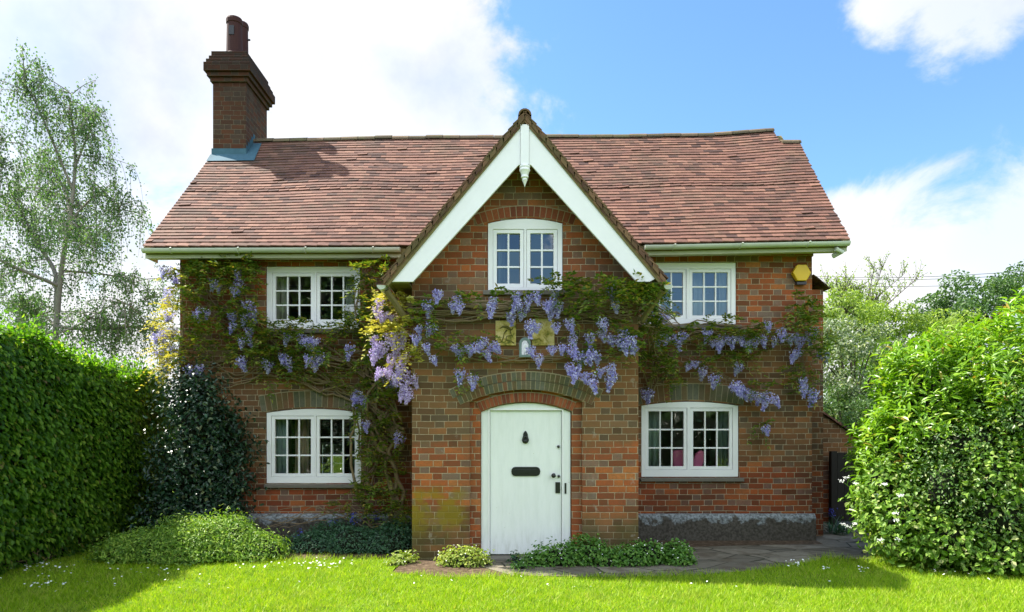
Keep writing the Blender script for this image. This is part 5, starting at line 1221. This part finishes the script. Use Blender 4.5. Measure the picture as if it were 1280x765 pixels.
# bluebells
k = 0
for (px, py, lab) in ((375, 668, 'bluebell under the left side of the lower left window, leftmost of the bluebells'), (397, 676, 'low bluebell among the periwinkle, second from the left'), (413, 655, 'bluebell in front of the brick below the lower left window middle'), (441, 648, 'pale bluebell right of the lower left window corner'), (470, 643, 'brightest tall bluebell near the wisteria trunk'), (1040, 640, 'bluebell standing beside the black gate')):
    D = 10.0 if px < 600 else 11.4; base = P3(px, py, D); t = thing('bluebell', lab, 'flower', (base.x, base.y, 0), 'bluebells in the shaded beds')
    b = MB(); b.tube([(base.x, base.y, 0), (base.x + .01, base.y, base.z * .6), (base.x, base.y, base.z)], .004, 5); obj('stem', b, M['l_vinca'], t)
    n = 46; Pp = np.array(base) + np.stack([rng.normal(size=n) * .028, rng.normal(size=n) * .02, rng.uniform(-.08, .08, n)], 1); V, Fc = leaves(Pp, rng.normal(size=(n, 3)), .024, .018); npobj('flower', V, Fc, M['bluep'], t)
    n = 14; a = rng.uniform(0, 6.28, n); A = np.stack([np.cos(a) * .5, np.sin(a) * .5, np.ones(n)], 1); V, Fc = leaves(np.tile([[base.x, base.y, 0]], (n, 1)), -A + rng.normal(size=(n, 3)), .3, .016, A=A); npobj('foliage', V, Fc, M['l_vinca'], t)
# daisies
dz_ = []
for (cx, cy, rx, ry, n) in ((45, 708, 50, 12, 60), (60, 735, 50, 10, 24), (190, 720, 60, 10, 18), (400, 709, 36, 6, 46), (330, 712, 60, 8, 16), (995, 709, 14, 5, 22), (1030, 716, 5, 3, 9), (1075, 716, 8, 4, 8), (720, 735, 300, 15, 14), (1180, 720, 60, 8, 8), (250, 735, 200, 20, 14)):
    for _ in range(n): dz_.append(gp(cx + rng.normal() * rx * .5, cy + rng.normal() * ry * .5))
DP_ = np.array([(a, b, .045 + rng.random() * .015) for a, b in dz_]); V = []; Fc = []
for i, p in enumerate(DP_):
    r_ = rng.uniform(.008, .014); tl = rng.normal(size=2) * .3
    for k in range(7): a = k * 2 * math.pi / 7; V.append((p[0] + r_ * math.cos(a), p[1] + r_ * math.sin(a), p[2] + r_ * (tl[0] * math.cos(a) + tl[1] * math.sin(a) - .3)))
    V.append(tuple(p)); Fc += [[i * 8 + k, i * 8 + (k + 1) % 7, i * 8 + 7] for k in range(7)]
tag(npobj('daisies', np.array(V), np.array(Fc), M['whitep']), 'tiny white daisies and fallen petals scattered in the lawn', 'daisies', kind='stuff')

# ------------------------------------------------------------------ trees
def curve(pts, m=8):
    P_ = [Vector(p) for p in pts]; out = []; tot = len(P_) - 1
    for i in range(tot):
        for k in range(m + (i == tot - 1)):
            u = k / m; p0 = P_[max(i - 1, 0)]; p1 = P_[i]; p2 = P_[i + 1]; p3 = P_[min(i + 2, tot)]
            out.append(0.5 * ((2 * p1) + (p2 - p0) * u + (2 * p0 - 5 * p1 + 4 * p2 - p3) * u * u + (3 * p1 - p0 - 3 * p2 + p3) * u ** 3))
    return out
def birch(label, x, y, limbs, nleaf, trunk_pts, r0, D, hang=1.0, seed=1):
    q = np.random.default_rng(seed); t = thing('birch_tree', label, 'tree', (x, y, 0), 'birch trees beyond the left hedge')
    tr = MB(); tp = curve(trunk_pts); tr.tube(tp, [max(r0 * (1 - i / len(tp)) ** .8, .012) for i in range(len(tp))], 8)
    br = MB(); tips = []
    def strands(p, L):
        dirx = q.normal(size=2) * .28; m = max(4, int(L / .07)); pts_ = []
        for i in range(m):
            s = i / m * L; pts_.append((p[0] + dirx[0] * s * (1 - .4 * s / L), p[1] + dirx[1] * s, p[2] - s * (.55 + .45 * s / L) + .06 * math.sin(s * 3)))
        br.tube(pts_, [.0045 - .003 * i / m for i in range(m)], 3, False); tips.extend(pts_)
    for (pts_, r, sub) in limbs:
        c = curve(pts_); br.tube(c, [r * (1 - .8 * i / len(c)) for i in range(len(c))], 6)
        for _ in range(sub):
            u = q.uniform(.12, 1) ** .8; p = c[min(len(c) - 1, int(u * len(c)))]; L = q.uniform(.3, .85)
            d = Vector((q.normal(), q.normal(), q.normal() * .5 + .45)).normalized(); sb_ = [p + d * L * k / 5 + Vector((0, 0, -.22 * (k / 5) ** 2 * L)) for k in range(6)]
            br.tube(sb_, [.011 - .0015 * k for k in range(6)], 4, False)
            for w_ in range(7): strands(sb_[min(5, 1 + w_)], q.uniform(.35, 1.1) * hang)
    T = np.array(tips); idx = q.integers(0, len(T), nleaf); Pp = T[idx] + q.normal(size=(nleaf, 3)) * .05
    V, Fc = leaves(Pp, q.normal(size=(nleaf, 3)), .048, .036, .8)
    trunk = obj('trunk', tr, M['birchbark'], t, smooth=True); obj('branches', br, M['birchbark'], t, smooth=True); npobj('crown', V, Fc, M['l_birch'], t)
D = 13.0; y_ = CY + D
def T(px, py, dy=0.): p = P3(px - 14, py + 8, D); return (p.x, p.y + dy, p.z)
limbs = [([T(84, 380), T(70, 330, .3), T(40, 290, .5), T(15, 250, .6), T(0, 215, .5)], .05, 26),
         ([T(100, 270), T(115, 235, .3), T(130, 228, .4), T(146, 245, .5)], .022, 14), ([T(105, 230), T(90, 170, -.3), T(75, 130, -.4), T(60, 105, -.5)], .03, 18),
         ([T(108, 200), T(118, 150, .2), T(125, 125, .3)], .025, 14), ([T(100, 260), T(70, 220, .6), T(45, 180, .8), T(30, 165, .9)], .03, 20),
         ([T(93, 300), T(120, 285, -.4), T(140, 285, -.5), T(152, 305, -.6)], .022, 14), ([T(88, 350), T(50, 330, -.6), T(15, 310, -.9), T(-20, 300, -1)], .035, 22),
         ([T(90, 330), T(120, 325, .7), T(145, 330, .9), T(160, 355, 1)], .022, 14), ([T(85, 400), T(120, 402, .2), T(160, 397, .4), T(205, 404, .5), T(225, 420, .6)], .035, 24),
         ([T(85, 420), T(60, 412, -.3), T(110, 408, -.3), T(170, 378, -.4), T(195, 380, -.5)], .03, 18), ([T(83, 400), T(45, 380, .5), T(10, 365, .6)], .03, 20), ([T(100, 240), T(60, 250, 1), T(20, 240, 1.3)], .02, 14),
         ([T(108, 175), T(100, 140), T(104, 110)], .02, 10)]
birch('tall weeping silver birch with small leaves standing behind the left hedge', T(84, 500)[0], y_, limbs, 33000, [(T(80, 500)[0], y_, 0), T(82, 450), T(86, 380), T(92, 320), T(103, 250), T(108, 190), T(104, 140), T(100, 112)], .065, D, seed=5)
D = 12.0; y_ = CY + D
limbs = [([T(-90, 300), T(-50, 230), T(-15, 190), T(8, 185)], .05, 18), ([T(-95, 260), T(-60, 180, .4), T(-30, 150, .5), T(0, 155, .5)], .04, 16), ([T(-100, 240), T(-140, 200), T(-170, 200)], .04, 14), ([T(-95, 200), T(-100, 140), T(-90, 110)], .03, 12)]
birch('birch at the left edge of the picture with only its hanging twigs in view', T(-95, 500)[0], y_, limbs, 8000, [(T(-95, 500)[0], y_, 0), T(-93, 400), T(-95, 300), T(-98, 200), T(-95, 130)], .10, D, seed=9)

def tree(label, px, py, D, rx, ry, rz_, n, leaf, mat, name='background_tree', gap=.5, seed=1, depth=.5, trunk=True, grp='trees behind the garden on the right'):
    """crown of many small clumps on limbs"""
    q = np.random.default_rng(seed); c = np.array(P3(px, py, D)); t = thing(name, label, 'tree', (c[0], c[1], 0), grp)
    nc = 46; d = nrm(q.normal(size=(nc, 3))); rad = q.uniform(.35, 1.0, nc) ** .6; cl = c + d * np.array([rx, ry, rz_]) * rad[:, None]
    sz = np.array([rx, ry, rz_]).mean() * q.uniform(.14, .30, nc)
    idx = q.choice(nc, n, p=sz ** 2 / (sz ** 2).sum()); dd = nrm(q.normal(size=(n, 3))); Pp = cl[idx] + dd * sz[idx][:, None] * (1 - .5 * q.random((n, 1)) ** 2) * np.array([1.15, 1.15, .75])
    Pp = Pp[Pp[:, 2] > .1]
    V, Fc = leaves(Pp, nrm(Pp - c) * .5 + q.normal(size=Pp.shape) * .6 + np.array([0, 0, .4]), leaf, leaf * .62, .3); npobj('crown', V, Fc, mat, t)
    b = MB(); base = Vector((c[0], c[1], 0)); mid = Vector((c[0], c[1], max(c[2] - rz_ * .5, .3)))
    b.tube([base, (base + mid) / 2 + Vector((.1, 0, 0)), mid], [rx * .07 + .03, rx * .05 + .02, rx * .04 + .015], 7)
    for i in range(0, nc, 2): e = Vector(cl[i]); b.tube([mid, (mid + e) / 2 + Vector((0, 0, .08 * rx)), e], [rx * .025 + .01, .014, .006], 5)
    obj('trunk', b, M['twig'], t)
tree('silvery green shrubby tree behind the outhouse roof beside the cottage corner', 1068, 465, 15.5, 1.1, 1.0, 1.35, 9000, .075, M['l_tree_c'], seed=2)
tree('green shrub right of the silvery one, above the outhouse roof', 1100, 505, 16.5, 1.2, .9, 1.1, 7000, .08, M['l_tree_b'], seed=3)
tree('deep green thicket low behind the outhouse roof', 1055, 535, 14.6, 1.0, .6, .9, 6000, .06, M['l_tree_d'], seed=33)
tree('bright green spreading tree in the middle distance behind the laurel hedge', 1120, 425, 24, 2.6, 1.6, 1.15, 10000, .12, M['l_tree_a'], seed=4)
tree('small yellow green tree beside the right cottage wall', 1050, 400, 20, 1.3, 1.0, 1.0, 6000, .10, M['l_tree_a'], seed=5)
tree('rounded dark green tree rising over the laurel hedge at far right', 1240, 385, 30, 3.1, 2.2, 1.65, 12000, .15, M['l_tree_d'], seed=6)
tree('low dark tree between the feathery tree and the rounded tree', 1190, 412, 31, 2.4, 1.6, .8, 5000, .15, M['l_tree_d'], seed=16)
# wispy upright tree
def wispy(label, px, py, D, seed):
    q = np.random.default_rng(seed); base = P3(px, 430, D); t = thing('feathery_tree', label, 'tree', (base.x, base.y, 0), 'trees behind the garden on the right')
    b = MB(); P_ = []
    b.tube([(base.x, base.y, 0), (base.x, base.y, base.z)], .12, 7)
    for i in range(22):
        top = P3(px + q.normal() * 30, py + abs(q.normal()) * 22, D); top.y += q.normal() * .8; c = curve([base, base.lerp(top, .4) + Vector((q.normal() * .15, 0, .2)), top], 10); b.tube(c, [.035 * (1 - .9 * k / len(c)) for k in range(len(c))], 4, False)
        for k in range(6, len(c)):
            for _ in range(2):
                L = q.uniform(.25, .7); d = Vector((q.normal() * .6, q.normal() * .6, abs(q.normal()) + .6)).normalized() * L; b.tube([c[k], c[k] + d], [.010, .004], 3, False)
                for s in np.linspace(.2, 1, 7): P_.append(c[k] + d * s)
    P_ = np.array([tuple(p) for p in P_]); P_ = P_ + q.normal(size=P_.shape) * .04; V, Fc = leaves(P_, q.normal(size=P_.shape), .085, .05); obj('branches', b, M['twig'], t); npobj('crown', V, Fc, M['l_tree_a'], t)
wispy('feathery pale yellow green tree with thin upright twigs right of the alarm box', 1068, 338, 25, 3)
# greenery behind the cottage, seen through its back window, and the wood beyond
bush('garden_shrub', 'dark leafy shrub in the back garden seen through the lower left window', 'shrub', [B(395, 560, 18.0, (1.9, .9, 1.5)), B(440, 590, 17.8, (1.6, .8, 1.3))], 5000, .10, .06, M['l_holly'])
def wood():
    n = 700; a = rng.uniform(0, 2 * np.pi, n); d = rng.uniform(75, 120, n); c = np.stack([np.cos(a) * d, np.sin(a) * d, rng.uniform(0.5, 3.2, n)], 1)
    m = 70; sz = rng.uniform(1.6, 3.0, n); dd = nrm(rng.normal(size=(n * m, 3))); Pp = np.repeat(c, m, 0) + dd * np.repeat(sz, m)[:, None]
    Pp = Pp[Pp[:, 2] > 0]; V, Fc = leaves(Pp, dd[:len(Pp)] + np.array([0, 0, .5]), 1.0, .7); tag(npobj('distant_woodland', V, Fc, M['l_tree_d']), 'far belt of dark green woodland around the garden', 'woodland', kind='stuff')
wood()
# overhead wires
for i, (y0, y1, sag, lab) in enumerate(((330, 342, .35, 'topmost thin overhead wire in the sky at the right'), (337, 345, .3, 'middle thin overhead wire in the sky at the right'), (352, 354, .2, 'lowest thin overhead wire in the sky at the right'))):
    a = P3(1420, y0 - 5, 26); b_ = P3(1000, y1 + 2, 42); b = MB(); n = 24
    b.tube([a.lerp(b_, k / n) - Vector((0, 0, sag * 4 * (k / n) * (1 - k / n))) for k in range(n + 1)], .012, 5)
    wo = obj('overhead_wire', b, M['black'], loc=tuple(a)); tag(wo, lab, 'wire', 'overhead wires crossing behind the trees')

for i, (x, y, h, lab) in enumerate(((-13, -31, 14.5, 'tall dense tree across the garden facing the left half of the cottage'), (-6, -33, 10.0, 'broad dense tree across the garden facing the porch'), (3, -34, 6.0, 'lower rounded tree across the garden right of the broad one'), (11, -33, 6.5, 'rounded tree across the garden facing the right half of the cottage'), (19, -31, 7.0, 'outer rounded tree across the garden at the right'), (-21, -30, 13.5, 'outer tall tree across the garden at the left'))):
    D_ = y - CY; c = (x, y, h * .5); q = np.random.default_rng(40 + i); t = thing('garden_tree', lab, 'tree', (x, y, 0), 'trees across the garden')
    bl = [((x, y, h * .55), (4.6, 3, h * .45)), ((x - 2.5, y, h * .35), (3.2, 2.5, h * .34)), ((x + 2.4, y + .5, h * .35), (3.2, 2.5, h * .34))]
    Pp, Nn = ell_pts(bl, 5000, .25, .15, depth=.3); V, Fc = leaves(Pp, Nn + rng.normal(size=Nn.shape) * .4, .55, .35); npobj('crown', V, Fc, M['l_tree_d'], t)
    V, Fc = blob_core(bl, .8, .1); npobj('shade_core', V, Fc, M['core'], t)  # added dark core behind the leaves, blocks light

gh = [((x, -15.5 + .3 * math.sin(x), 1.25), (1.5, .8, 1.45)) for x in range(-17, 19, 2)]
bush('garden_hedge', 'long dark hedge across the far side of the lawn, facing the cottage', 'hedge', gh, 16000, .16, .09, M['l_holly'], .3, 'diamond', .2, .1, .06, .8)
